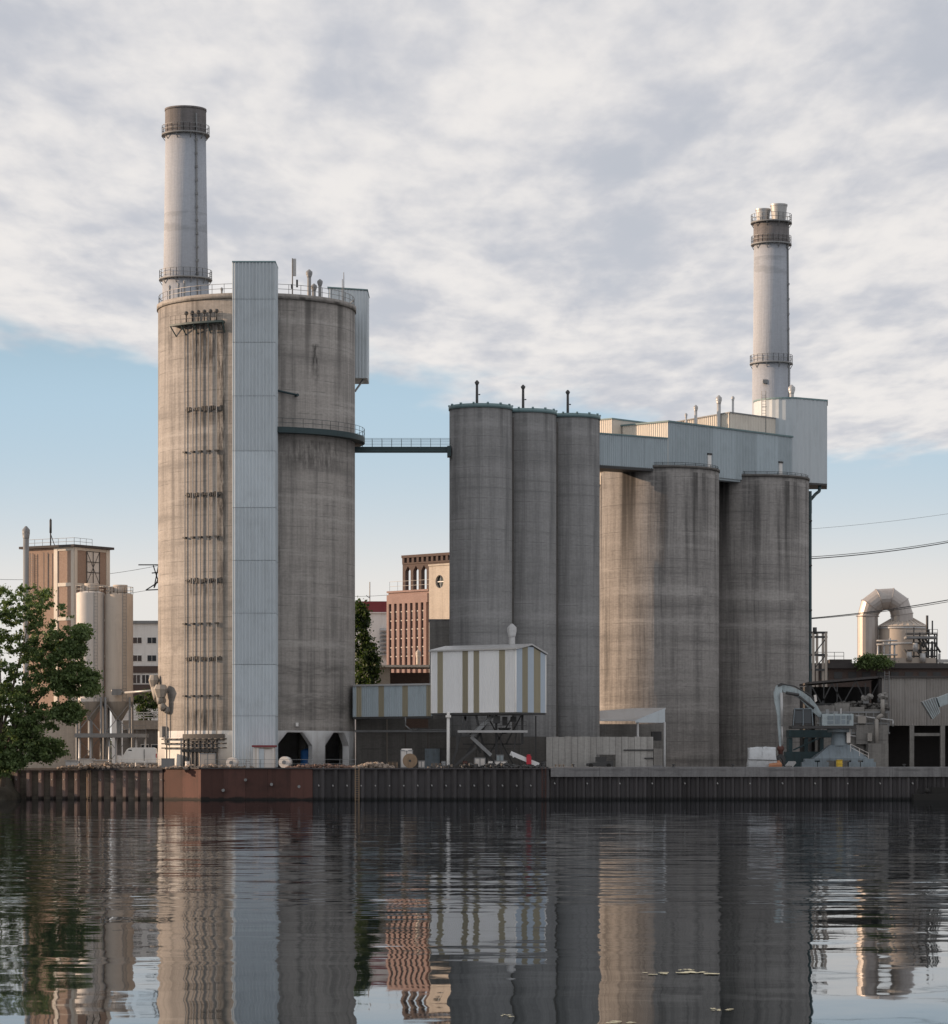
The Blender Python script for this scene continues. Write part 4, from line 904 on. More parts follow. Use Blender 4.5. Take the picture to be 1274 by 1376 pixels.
for k in range(nn):
    f = (k+.65)/(nn+.6); w_ = facestrip(fa, fb, f-.028, f+.028, Z(893, 575), Z(811.5, 575), .06, 'window', 'glass', bb)
    b = MB()
    for py in (822, 834, 846, 858, 870, 882): b.tube((*lp(fa, fb, f-.03, .12), Z(py, 575)), (*lp(fa, fb, f+.03, .12), Z(py, 575)), .13, 4)
    for py in (826, 850, 874): b.prism([lp(fa, fb, f-.012, .1), lp(fa, fb, f+.024, .1), lp(fa, fb, f+.024, .0), lp(fa, fb, f-.012, .0)], Z(py+4, 575), Z(py-3, 575))
    b.build('sash_bars', 'cream', w_)
MB().rail([(*lp(fa, fb, 0, -.3), zt+.35), (*lp(fa, fb, 1, -.3), zt+.35)], 1.7, 2.0, .035, (.5,)).build('roof_railing', 'steel', bb)
# arcaded tower
ta, tb = Vector((X(541, 590), 590.0)), Vector((X(606, 581), 581.0)); tn = Vector((-(tb-ta).normalized().y, (tb-ta).normalized().x))
at_ = thing('arcade_tower', 'brown brick tower top with three open pointed arches and a battlement frieze', 'building', (*ta, GZ))
zf, z1, zh = Z(793, 586), Z(766, 586), Z(757, 586)
MB().prism([tuple(ta), tuple(tb), tuple(tb+tn*10), tuple(ta+tn*10)], GZ, zf-2).build('wall', 'brickdk', at_)
def arcade(a, c, mat, mat2):
    n_, L = 6, 1.0; w = 1/n_
    for k in range(n_):
        f0, f1 = k*w, (k+1)*w
        facestrip(a, c, f0, f0+w*.34, zf-2.1, z1, .0, 'pier', mat, at_) if False else MB().prism([lp(a, c, f0, 0), lp(a, c, f0+w*.34, 0), lp(a, c, f0+w*.34, -.9), lp(a, c, f0, -.9)], zf-2.05, z1).build('pier', mat, at_)
        fm = f0+w*.67
        b = MB()
        for (g0_, g1_, za_, zb__) in ((f0+w*.34, fm, z1, zh-.3), (fm, f1, zh-.3, z1)):
            q = [lp(a, c, g0_, 0), lp(a, c, g1_, 0), lp(a, c, g1_, -.9), lp(a, c, g0_, -.9)]
            b.prism(q, [za_, zb__, zb__, za_], zh)
        b.prism([lp(a, c, f0, 0), lp(a, c, f0+w*.34, 0), lp(a, c, f0+w*.34, -.9), lp(a, c, f0, -.9)], z1, zh)
        b.build('pointed_arch', mat, at_)
    MB().prism([lp(a, c, 0, .1), lp(a, c, 1, .1), lp(a, c, 1, -1), lp(a, c, 0, -1)], zh+.01, zh+.3).build('string_course', mat, at_)
    for k in range(10):
        f = k/10; MB().prism([lp(a, c, f, .12), lp(a, c, f+.045, .12), lp(a, c, f+.045, -.8), lp(a, c, f, -.8)], zh+.31, zh+1.2).build('merlon', mat, at_)
    MB().prism([lp(a, c, -.01, .2), lp(a, c, 1.01, .2), lp(a, c, 1.01, -1), lp(a, c, -.01, -1)], zh+1.21, zh+1.7).build('coping', mat, at_)
arcade(ta, tb, 'brickdk', 'brickdk')
arcade(tb+tn*10, ta+tn*10, 'brickdk', 'brickdk')
# cream gable with the round window
pa, pb = Vector((X(576.5, 566), 566.0)), Vector((X(612, 561), 561.0))
cf = thing('cream_facade', 'cream rendered facade with a round window beside the slender silos', 'building', (*pa, GZ))
pn_ = Vector((-(pb-pa).normalized().y, (pb-pa).normalized().x)); zt = Z(760, 564)
b = MB(); cxr, czr, rr_ = .40, Z(781.5, 564), 1.15; Lf = (pb-pa).length; nseg = 24
def fp(u_, z_, off): q = pa+(pb-pa).normalized()*u_; n_ = Vector((-pn_.x, -pn_.y)); return (q.x+n_.x*off, q.y+n_.y*off, z_)
uc = cxr*Lf
inner = [(uc+rr_*.92*cos(2*pi*k/nseg), czr+rr_*sin(2*pi*k/nseg)) for k in range(nseg)]
def outer(k):
    a = 2*pi*k/nseg; c_, s_ = cos(a), sin(a); z0_ = czr-3.2
    t_ = min((Lf-uc)/c_ if c_ > 1e-6 else 1e9, -uc/c_ if c_ < -1e-6 else 1e9, (zt-czr)/s_ if s_ > 1e-6 else 1e9, (z0_-czr)/s_ if s_ < -1e-6 else 1e9); return (uc+c_*t_, czr+s_*t_)
outp = [outer(k) for k in range(nseg)]
i = b.add([fp(*p, 0) for p in inner]+[fp(*p, 0) for p in outp]+[fp(*p, -.6) for p in inner])
for k in range(nseg):
    q = (k+1) % nseg; b.face((i+k, i+nseg+k, i+nseg+q, i+q)); b.face((i+k, i+q, i+2*nseg+q, i+2*nseg+k))
b.build('gable_wall', 'plaster', cf)
for (u0, u1, z0_, z1_) in ((0, .0, 0, 0),): pass
b = MB()
for k in (3, 9, 15, 21):                                             # fill the four corners left by the radial fan
    pass
cs = [(Lf, zt), (0, zt), (0, czr-3.2), (Lf, czr-3.2)]
for c_ in cs:
    near = sorted(outp, key=lambda p: (p[0]-c_[0])**2+(p[1]-c_[1])**2)[:2]
    i = b.add([fp(*near[0], 0), fp(*c_, 0), fp(*near[1], 0)]); b.face((i, i+1, i+2))
b.build('gable_corner', 'plaster', cf)
MB().prism([tuple(pa), tuple(pb), tuple(pb+pn_*5), tuple(pa+pn_*5)], GZ, czr-3.2).build('wall', 'plaster', cf)
MB().prism([tuple(pa+pn_*.7), tuple(pb+pn_*.7), tuple(pb+pn_*5), tuple(pa+pn_*5)], czr-3.2, zt).build('back_wall', 'plaster', cf)
b = MB(); i = b.add([fp(uc+rr_*.95*cos(2*pi*k/nseg), czr+rr_*1.02*sin(2*pi*k/nseg), -.45) for k in range(nseg)]); b.face(tuple(range(i, i+nseg))); w_ = b.build('round_window', 'glass', cf)
b = MB(); b.beam(fp(uc, czr-rr_, -.35), fp(uc, czr+rr_, -.35), .15, .15); b.beam(fp(uc-rr_*.9, czr, -.35), fp(uc+rr_*.9, czr, -.35), .15, .15); b.build('window_cross', 'white', w_)
MB().prism([lp(pa, pb, -.01, .15), lp(pa, pb, 1, .15), tuple(pb+pn_*5), tuple(pa+pn_*5)], zt+.01, zt+.3).build('coping', 'plaster', cf)
# white hall with red top
YH2 = 600.0
t = thing('white_hall', 'white hall with dark red roof storey left of the brick works', 'building', (X(490, YH2), YH2, GZ))
pbox(MB(), 440, 523, 823, 1031, YH2, 14).build('wall', 'white', t); pbox(MB(), 436, 524, 808, 822.5, YH2+1, 12).build('roof_storey', 'redroof', t); pbox(MB(), 438, 525, 822.5, 824, YH2-.3, 14).build('gutter', 'white', t)
for k in range(7): MB().prism([(X(510.5, YH2), YH2-1.1), (X(522, YH2), YH2-1.1), (X(522, YH2), YH2), (X(510.5, YH2), YH2)], [Z(848+k*5.5, YH2)]*2+[Z(845+k*5.5, YH2)]*2, [Z(847+k*5.5, YH2)]*2+[Z(844+k*5.5, YH2)]*2).build('louvre', 'galv', t)
b = MB(); b.tube(at(497, 808, YH2+4), at(497, 782, YH2+4), .1, 5); b.tube(at(492, 800, YH2+4), at(497, 804, YH2+4), .08, 4); b.build('aerial', 'steel', t)
t = thing('low_store', 'low cream store with thin flat roof behind the striped conveyor gallery', 'building', (X(540, 480), 481, GZ))
pbox(MB(), 505, 524, 897, 1031, 480, 8).build('wall', 'plaster', t); pbox(MB(), 524.5, 584, 904, 1031, 482, 8).build('side_wall', 'brickdk', t); pbox(MB(), 503, 585, 893.5, 896.5, 479.3, 10).build('roof', 'cream', t)
vent(562, 873, 905, 485, .3, 'small pale vent on the low store in front of the brick works', None, 'tankb', 1.3, Z(893, 485))

# ------------------------------------------------------------------ right background
YR = 482.0
t = thing('long_shed', 'long brown brick shed with flat dark roof behind the material handler', 'building', (X(1200, YR), YR, GZ))
pbox(MB(), 1090, 1340, 898, 1031, YR, 25).build('wall', 'brickdk', t); pbox(MB(), 1088, 1342, 891, 898, YR-.6, 26).build('roof', 'roof', t)
for k in range(9): pbox(MB(), 1102+k*19, 1113+k*19, 903, 912, YR-.1, .3).build('window', 'steeld', t)
b = MB(); pbox(b, 1115, 1145, 886, 891, YR+6, 6); b.build('roof_curb', 'roof', t)
MB().rail([at(1096, 888, YR+4), at(1134, 888, YR+4)], 1.3, 1.5, .05).build('roof_railing', 'steeld', t)
t = thing('steel_frame', 'open grey steel frame rising right beside the stained silos', 'steel frame', (X(1100, 462), 462, GZ))
b = MB()
for px, y_ in ((1093, 461), (1110, 461), (1098, 466), (1106, 466)): b.beam((X(px, y_), y_, GZ), (X(px, y_), y_, Z(850, y_)), .35, .35)
b.build('columns', 'tankb', t)
b = MB()
for py in (850, 856, 880, 900): b.beam(at(1088, py, 461), at(1112, py, 461), .3, .3); b.beam(at(1110, py, 461), at(1106, py, 466), .25, .25)
b.beam(at(1093, 880, 461), at(1110, 858, 461), .15, .15); b.beam(at(1093, 900, 461), at(1110, 880, 461), .15, .15); b.tube(at(1095, 852, 461), at(1095, 843, 461), .3, 8)
b.build('bracing', 'steeld', t)
# looped duct
YD = 520.0
t = thing('looped_duct', 'huge shiny upside-down U duct rising over the right shed roofs', 'duct', (X(1166, YD), YD, GZ))
cp = [(1166, 1000), (1166, 828), (1170, 815), (1182, 806), (1197, 805), (1208, 813), (1212, 826), (1212, 842)]
rd = 14*YD/F; b = MB()
pts = [at(*p, YD) for p in cp]; rings = []; n = 20
for k, p in enumerate(pts):
    d = (pts[min(k+1, len(pts)-1)]-pts[max(k-1, 0)]).normalized(); a = Vector((0, 1, 0)); c = d.cross(a).normalized()
    rr_ = rd*(1.0 if k < 2 else 1.08)
    rings.append(b.add([p+(a*cos(2*pi*j/n)+c*sin(2*pi*j/n))*rr_ for j in range(n)]))
for i0_, i1_ in zip(rings, rings[1:]):
    for j in range(n): q = (j+1) % n; b.face((i0_+j, i0_+q, i1_+q, i1_+j), None, False)
ob = b.build('duct', 'duct', t)
b = MB()
for k, p in enumerate(pts[1:-1]):
    d = (pts[k+2]-pts[k]).normalized()*.07; b.tube(p-d, p+d, rd*1.12, 20)
b.build('duct_flange', 'duct', t)
t = thing('conical_tank', 'round beige tank with ribbed conical roof under the looped duct', 'tank', (X(1214, YD), YD, GZ))
tx, ty, tr = X(1214, YD), YD+1, 33*YD/F
MB().cyl(tx, ty, tr, tr, GZ, Z(842, YD), 40, False).build('shell', 'tankb', t)
b = MB().cyl(tx, ty, tr+.2, tr*.42, Z(842, YD), Z(831, YD), 40)
for k in range(26): a = 2*pi*k/26; b.beam((tx+tr*cos(a), ty+tr*sin(a), Z(842, YD)+.1), (tx+tr*.42*cos(a), ty+tr*.42*sin(a), Z(831, YD)+.1), .12, .15)
b.build('roof', 'tankb', t)
b = MB(); b.cyl(tx, ty, tr+.15, tr+.15, Z(845, YD), Z(843, YD), 40); b.cyl(tx, ty, tr+.12, tr+.12, Z(866, YD), Z(864, YD), 40); b.build('band', 'galv', t)
b = MB(); pbox(b, 1190, 1258, 884, 893, YD-7, 3); b.build('base_plinth', 'tankb', t)
t = thing('pipe_rack', 'dark tangle of pipes and platforms right of the conical tank', 'pipe rack', (X(1245, 515), 515, GZ))
random.seed(3); b = MB()
for px in (1228, 1236, 1248, 1256, 1259): b.beam(at(px, 895, 514), at(px, random.uniform(838, 860), 514), .22, .22)
for py in (852, 858, 864, 874, 882): b.beam(at(1216+random.random()*12, py, 513.6), at(1260, py, 513.6), .2, .25)
for k in range(12): x_ = random.uniform(1212, 1256); y0_ = random.uniform(850, 880); b.tube(at(x_, y0_, 513.2), at(x_+random.choice((0, 0, 8)), y0_+random.uniform(8, 18), 513.2), .18, 6)
b.tube(at(1246, 852, 513), at(1246, 827, 513), .2, 6); b.tube(at(1253, 852, 513), at(1253, 834, 513), .12, 6)
b.build('pipework', 'steeld', t)
b = MB(); pbox(b, 1218, 1260, 855, 858, 512.5, 3); b.rail([at(1218, 855, 512.6), at(1260, 855, 512.6)], 1.1, 1.2, .05); b.build('platform', 'steel', t)
b = MB()
for px, py, r in ((1240, 882, .5), (1222, 880, .45), (1230, 868, .4)): b.tube(at(px, py+8, 512.8), at(px, py-4, 512.8), r, 10)
b.build('vessel', 'galv', t)
t = thing('pipe_rack', 'pale small pipe frame on the left foot of the conical tank', 'pipe rack', (X(1190, 514), 514, GZ))
b = MB()
for px in (1180, 1188, 1196, 1202): b.tube(at(px, 893, 513), at(px, 856+random.random()*10, 513), .16, 6)
for py in (861, 866, 880): b.tube(at(1178, py, 512.8), at(1206, py, 512.8), .14, 6)
b.build('pipework', 'galv', t)
t = thing('far_gantry', 'small pale gantry at the right edge behind the shed roof', 'gantry', (X(1268, 520), 520, GZ))
b = MB(); pbox(b, 1258, 1300, 886, 890, 520, 2); pbox(b, 1264, 1268, 890, 900, 520, 2); pbox(b, 1262, 1264, 878, 886, 520, 1); b.build('frame', 'galv', t)
# grey corrugated shed with bays
YG = 441.0
t = thing('open_bay_shed', 'grey corrugated shed with dark open bays at the right edge', 'shed', (X(1230, YG), YG, GZ))
for k in range(5): MB().corr((X(1185+k*30, YG)+.02, YG), (X(1215+k*30, YG)-.02, YG), Z(975, YG), Z(911, YG), .38, .07).build('sheet_panel', 'shed', t)
MB().box(X(1185, YG), X(1335, YG), YG+.1, YG+.4, Z(974, YG), Z(912, YG)).build('wall_frame', 'steeld', t)
MB().prism([(X(1183, YG), YG-.4), (X(1337, YG), YG-.4), (X(1337, YG), YG+12), (X(1183, YG), YG+12)], Z(911, YG)+.01, Z(908.5, YG)).build('roof', 'roof', t)
for px in (1222.5, 1264, 1300): pbox(MB(), px, px+6, 974.5, 1032, YG-.1, .8).build('pillar', 'conc', t)
pbox(MB(), 1228, 1264, 985, 989, YG+.2, .4).build('cross_beam', 'conc', t)
MB().box(X(1185, YG), X(1335, YG), YG+10, YG+10.3, GZ, Z(912, YG)).build('back_wall', 'roof', t)  # bay walls and floor near-black, the interior shade put into their colour
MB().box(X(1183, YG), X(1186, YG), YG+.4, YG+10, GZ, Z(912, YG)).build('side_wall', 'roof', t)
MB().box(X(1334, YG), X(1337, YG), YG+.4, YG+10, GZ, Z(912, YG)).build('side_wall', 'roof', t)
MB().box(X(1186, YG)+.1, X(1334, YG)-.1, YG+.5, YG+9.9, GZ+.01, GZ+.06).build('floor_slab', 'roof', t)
# truss canopy
YC = 443.0
t = thing('truss_canopy', 'black open truss canopy behind the material handler', 'canopy', (X(1137, YC), YC, GZ))
r0, r1 = at(1088, 919, YC), at(1184, 911, YC)
MB().prism([(r0.x, YC), (r1.x, YC), (r1.x, YC+14), (r0.x, YC+14)], [r0.z, r1.z, r1.z, r0.z], [r0.z+.3, r1.z+.3, r1.z+.3, r0.z+.3]).build('roof', 'roof', t)
MB().box(r0.x, r1.x, YC+13, YC+13.4, GZ, r0.z-.1).build('back_wall', 'steeld', t)
MB().box(r0.x, r0.x+.3, YC+.2, YC+13, GZ, r0.z-.2).build('side_wall', 'steeld', t)
b = MB()
zz = [(1090, 921), (1104, 946), (1118, 918), (1133, 946), (1150, 915), (1165, 946), (1182, 914)]
for a, c in zip(zz, zz[1:]): b.beam(at(*a, YC+.3), at(*c, YC+.3), .16, .16)
for px in (1107, 1125, 1163, 1181): b.beam(at(px, 918, YC+.3), at(px, 948, YC+.3), .16, .16)
b.beam(at(1088, 946, YC+.3), at(1184, 946, YC+.3), .2, .2); b.build('truss', 'steeld', t)
# concrete bunker under canopy
t = thing('gravel_bunker', 'battered grey concrete bunker with hopper behind the material handler', 'bunker', (X(1150, 437), 437, GZ))
Yk = 437.0
for k, (p0, p1, pt) in enumerate(((1098, 1122, 948), (1122, 1142, 945), (1142, 1162, 950), (1162, 1190, 953))): pbox(MB(), p0+.3, p1-.3, pt, 1032, Yk+(k % 2)*.2, 3).build('wall_panel', 'conc', t)
b = MB()
for py in (957, 972, 985): b.beam(at(1098, py, Yk-.15), at(1196, py, Yk-.15), .15, .22)
for px in range(1104, 1196, 10): b.beam(at(px, 957, Yk-.2), at(px, 985, Yk-.2), .12, .15)
b.build('railing', 'steel', t)
MB().prism([(X(1150, Yk), Yk-.6), (X(1193, Yk), Yk-.6), (X(1193, Yk), Yk-.05), (X(1150, Yk), Yk-.05)], [Z(1000, Yk), Z(1000, Yk), Z(1000, Yk), Z(1000, Yk)], Z(974, Yk)).build('hopper', 'conc', t)
pbox(MB(), 1167, 1194, 999, 1032, 434, 3).build('concrete_pier', 'conc', t)
def rubble(name, lab, pts_, Y, n_, r0, r1, mat, cat, seed, spread=1.5):
    random.seed(seed); b = MB()
    for _ in range(n_):
        px = random.uniform(pts_[0], pts_[1]); k = (px-pts_[0])/(pts_[1]-pts_[0]); h = pts_[2]*(1-abs(2*k-1)**2); y_ = Y+random.uniform(-spread, spread)
        b.sphere((X(px, Y), y_, pts_[3]+random.random()**1.5*h), random.uniform(r0, r1), 6, .75, .3)
    return tag(b.build(name, mat), lab, cat, None, 'stuff')
rubble('bunker_rubble', 'heap of grey broken concrete on the bunker under the truss canopy', (1100, 1195, 1.0, Z(953, 438)), 439, 200, .15, .42, 'concd', 'rubble', 5)
for px, py, r, lab in ((1164, 938, .75, 'lumpy dust caked casing at the canopy corner above the bunker'), (1187, 935, .85, 'upper lumpy dust caked casing at the left corner of the corrugated shed'), (1190, 948, .7, 'lower lumpy dust caked casing at the left corner of the corrugated shed')):
    random.seed(int(px)); p = at(px, py, 438); t = thing('dust_casing', lab, 'casing', (p.x, 438, p.z-r)); b = MB()
    for q in range(5): b.sphere(p+Vector((random.uniform(-.7, .7), random.uniform(-.3, .3), random.uniform(-.4, .3)))*r, r*random.uniform(.4, .65), 7, .8, .25)
    b.build('caked_lump', 'conc', t); MB().box(p.x-r*.5, p.x+r*.5, 438, 440.9, p.z-r, p.z-r*.3).build('support', 'steel', t)
# loading chute at right edge
t = thing('loading_chute', 'pale tilted conveyor head with ribbed hopper at the right edge', 'conveyor', (X(1262, 425), 425, Z(965, 425)))
b = MB().beam(at(1260, 944, 425), at(1330, 918, 425), 1.8, 1.3); b.build('boom', 'machine', t)
q = [at(1240, 943, 424), at(1256, 937, 424), at(1263, 958, 424), at(1254, 966, 424)]
b = MB(); i = b.add([tuple(p) for p in q]+[(p.x, p.y+2.2, p.z) for p in q]); b.face((i+3, i+2, i+1, i)); b.face((i+4, i+5, i+6, i+7))
for k in range(4): k2 = (k+1) % 4; b.face((i+k, i+k2, i+4+k2, i+4+k))
b.build('hopper', 'steel', t)
b = MB()
for k in range(6): f = k/5; b.beam(q[0].lerp(q[1], f)+Vector((0, -.08, 0)), q[3].lerp(q[2], f)+Vector((0, -.08, 0)), .06, .12)
b.build('hopper_rib', 'machine', t)
b = MB().beam(at(1300, 930, 426), at(1300, 1031, 426), .5, .5); b.build('post', 'machine', t)

# ------------------------------------------------------------------ material handler
YM = 424.0
mh = thing('material_handler', 'pale grey material handler crane with bent arm on a fixed pedestal on the quay', 'crane', (X(1128, YM), YM, GZ))
b = MB(); b.prism([(X(1093, YM), YM-1.5), (X(1165, YM), YM-1.5), (X(1165, YM), YM+3.5), (X(1093, YM), YM+3.5)], Z(1022, YM), Z(1019, YM))
lo, hi = Z(1019, YM), Z(1001, YM); A = [(1093, -1.5), (1165, -1.5), (1165, 3.5), (1093, 3.5)]; Bq = [(1116, .2), (1143, .2), (1143, 2), (1116, 2)]
i = b.add([(X(p, YM), YM+y, lo) for p, y in A]+[(X(p, YM), YM+y, hi) for p, y in Bq])
for k in range(4): q = (k+1) % 4; b.face((i+k, i+q, i+4+q, i+4+k))
b.face((i+4, i+5, i+6, i+7)); b.build('base_skirt', 'machined', mh)
for p0, p1 in ((1078, 1098), (1099, 1114), (1141, 1156), (1157, 1177)):
    b = MB(); pbox(b, p0, p1, 1024, 1031, YM-1.7, 1.6); pbox(b, p0+3, p1-3, 1019.5, 1024, YM-1.6, 1.4); b.build('foot', 'machined', mh)
b = MB(); b.cyl(X(1129, YM), YM+1, 1.15, .95, Z(1002, YM), Z(984, YM), 20); b.cyl(X(1129, YM), YM+1, 1.6, 1.6, Z(984, YM), Z(979, YM), 24, True, True); b.build('pedestal', 'machined', mh)
pbox(MB(), 1138, 1143, 979, 998, YM, .6).build('ladder_box', 'tankw', mh)
b = MB(); pbox(b, 1064, 1151, 975.5, 979, YM-1.2, 4.2); b.build('turntable_deck', 'steeld', mh)
b = MB(); pbox(b, 1105, 1147, 959, 975, YM-1.2, 3.6); b.build('engine_housing', 'machine', mh)
for p0, p1, y0, y1 in ((1112, 1120, 962, 967), (1112, 1120, 968.5, 973), (1122, 1129, 961.5, 973), (1131, 1136, 961.5, 966), (1131, 1136, 967.5, 973), (1138, 1144, 961.5, 967), (1138, 1141, 968, 973)):
    pbox(MB(), p0, p1, y0, y1, YM-1.26, .1).build('grille', 'machined', mh)
b = MB(); pbox(b, 1110, 1114, 953, 959, YM, .6); pbox(b, 1120, 1126, 956, 959, YM, 1); b.build('exhaust', 'steel', mh)
# cab with sloping glass
cabp = [(1066, 975), (1068, 953), (1079, 951.5), (1091, 953), (1093, 975)]
b = MB(); q = [at(*p, YM-1.2) for p in cabp]; i = b.add([tuple(p) for p in q]+[(p.x, p.y+1.8, p.z) for p in q]); b.face((i, i+1, i+2, i+3, i+4)[::-1]); b.face((i+5, i+6, i+7, i+8, i+9))
for k in range(5): k2 = (k+1) % 5; b.face((i+k, i+k2, i+5+k2, i+5+k))
cab = b.build('cab', 'steeld', mh)
b = MB()
for a, c in (((1068.5, 955), (1078, 954)), ((1080, 954), (1090, 955))):
    p0, p1 = at(a[0], a[1], YM-1.24), at(c[0], 972, YM-1.24); b.box(p0.x, p1.x, YM-1.25, YM-1.2, p1.z, p0.z)
b.build('cab_window', 'glass', cab)
b = MB()
for a, c in (((1066, 975), (1068, 952)), ((1079.3, 975), (1079.3, 951.5)), ((1092.5, 975), (1091, 953)), ((1068, 952.5), (1091, 952.5))): b.beam(at(*a, YM-1.3), at(*c, YM-1.3), .12, .12)
b.build('cab_frame', 'machined', cab)
def armpoly(pl, Y, th, mat, name):
    b = MB(); q = [at(*p, Y) for p in pl]; n = len(q); i = b.add([tuple(p) for p in q]+[(p.x, p.y+th, p.z) for p in q])
    ar = sum(q[k].x*q[(k+1) % n].z-q[(k+1) % n].x*q[k].z for k in range(n))
    f = tuple(range(i, i+n)); g_ = tuple(range(i+n, i+2*n))
    b.face(f if ar > 0 else f[::-1]); b.face(g_[::-1] if ar > 0 else g_)
    for k in range(n):
        k2 = (k+1) % n; s_ = (i+k, i+n+k, i+n+k2, i+k2); b.face(s_ if ar > 0 else s_[::-1])
    return b.build(name, mat, mh)
armpoly([(1048, 921), (1052, 918.5), (1060, 921), (1078, 929), (1090, 938), (1098, 948), (1106, 962), (1101, 964), (1090, 955), (1074, 938), (1064, 933), (1053, 930)], YM, .9, 'machine', 'boom')
armpoly([(1040, 931), (1043, 922), (1047.5, 918.5), (1051.5, 921), (1051, 936), (1049, 960), (1050, 1003), (1047.5, 1003), (1044.5, 960), (1041, 943)], YM-.35, .7, 'machine', 'stick')
armpoly([(1045, 920), (1050, 917.6), (1054, 919), (1050, 921.5), (1046, 923)], YM-.5, 1.2, 'steeld', 'pivot_cover')
b = MB(); b.tube(at(1050, 931, YM-.6), at(1051, 975, YM-.6), .2, 8); b.tube(at(1051, 975, YM-.6), at(1051.5, 1000, YM-.6), .11, 8); b.build('stick_cylinder', 'galv', mh)
b = MB(); b.tube(at(1056, 931, YM-.3), at(1074, 934, YM-.3), .2, 8); b.tube(at(1074, 936, YM-.3), at(1094, 952, YM-.3), .16, 8); b.path([at(1050, 919, YM), at(1068, 922, YM), at(1090, 935, YM), at(1096, 944, YM)], .09, 5); b.build('hydraulic_line', 'steeld', mh)
armpoly([(1094, 934), (1097, 933.5), (1098, 942), (1095, 944)], YM-.1, .5, 'tankw', 'work_lamp')
b = MB(); b.tube(at(1049, 1003, YM), at(1049, 1014, YM), .3, 8); b.sphere(at(1049, 1006, YM), .5, 8); b.build('grab_rotator', 'rust', mh)
for s_ in (-1, 1): armpoly([(1049, 1013), (1049+s_*5, 1016), (1049+s_*7, 1022), (1049+s_*4, 1029), (1049+s_*3, 1022), (1049, 1018)], YM-.5, 1.2, 'steeld', 'grab_claw')
b = MB().rail([at(1143, 1010, YM-1.5), at(1167, 1022, YM-1.5)], 1.0, 1.2, .04); b.build('side_railing', 'tankw', mh)
t = thing('yellow_drum', 'yellow drum standing against the material handler base', 'drum', (X(1128, 421), 421, GZ))
b = MB().cyl(X(1128, 421), 421, .42, .42, GZ, Z(1021, 421), 16); b.build('barrel', 'yellow', t); b = MB()
for z_ in (.05, .55, 1.0): b.cyl(X(1128, 421), 421, .46, .46, GZ+z_, GZ+z_+.06, 16, True, True)
b.build('barrel_hoop', 'yellow', t)
t = thing('skip_hopper', 'dark teal steel hopper frame behind the material handler arm', 'hopper', (X(1090, 430), 430, GZ))
b = MB(); pbox(b, 1060, 1118, 981, 991, 430, 3.5); b.build('beam_box', 'teal', t)
for px in (1060, 1081, 1102): b = MB(); pbox(b, px, px+5, 991.5, 1031, 430.2, 3); b.build('leg', 'teal', t)
b = MB(); pbox(b, 1056, 1100, 1010, 1031, 429, 3); b.build('bin', 'teal', t)
b = MB(); b.beam(at(1066, 1008, 429.8), at(1100, 992, 429.8), .2, .2); b.build('brace', 'teal', t)
# white tarp covered load
random.seed(9)
t = thing('tarp_bale', 'white tarpaulin covered load strapped on the quay left of the crane grab', 'tarp load', (X(1025, 421), 421, GZ))
b = MB(); nx, nz, ny = 18, 9, 8; x0, x1 = X(1006, 420), X(1044, 420); y0, y1 = 420.0, 423.2; z0, z1 = GZ, Z(1003.5, 420)
def tp(f, k, gy):
    bulge = .25*sin(pi*min(1, k*1.1)); return (x0+(x1-x0)*f+(.18 if f < .5 else -.18)*k+random.uniform(-.05, .05), y0+(y1-y0)*gy-(bulge if gy == 0 else 0)+random.uniform(-.06, .06), z0+(z1-z0)*k-.12*k*abs(2*f-1)**2+random.uniform(-.06, .06)*k)
fr = [[b.add([tp(i/nx, j/nz, 0)]) for i in range(nx+1)] for j in range(nz+1)]
bk = [[b.add([tp(i/nx, j/nz, 1)]) for i in range(nx+1)] for j in range(nz+1)]
for j in range(nz):
    for i in range(nx): b.face((fr[j][i], fr[j][i+1], fr[j+1][i+1], fr[j+1][i]), None, True); b.face((bk[j][i+1], bk[j][i], bk[j+1][i], bk[j+1][i+1]), None, True)
    b.face((bk[j][0], fr[j][0], fr[j+1][0], bk[j+1][0]), None, True); b.face((fr[j][nx], bk[j][nx], bk[j+1][nx], fr[j+1][nx]), None, True)
for i in range(nx): b.face((fr[nz][i], fr[nz][i+1], bk[nz][i+1], bk[nz][i]), None, True)
b.build('tarp', 'tarp', t)
b = MB().beam((x0-.05, y0-.3, GZ+1.1), (x1+.05, y0-.3, GZ+1.0), .05, .09); b.build('strap', 'steeld', t)
t = thing('scrap_pile', 'orange scrap metal sheets under the crane grab', 'scrap', (X(1043, 419), 419, GZ))
b = MB().prism([(X(1033, 419), 419), (X(1051, 419), 419), (X(1049, 419), 420.5), (X(1036, 419), 420.5)], GZ, [GZ+.3, GZ+.5, GZ+1.0, GZ+.9]); b.build('sheet_heap', 'orange', t)
b = MB()
for k in range(5): b.beam(at(1056+k*2, 1030, 419), at(1061+k*2, 1024, 419.5), .12, .3)
b.build('bar_heap', 'galv', t)

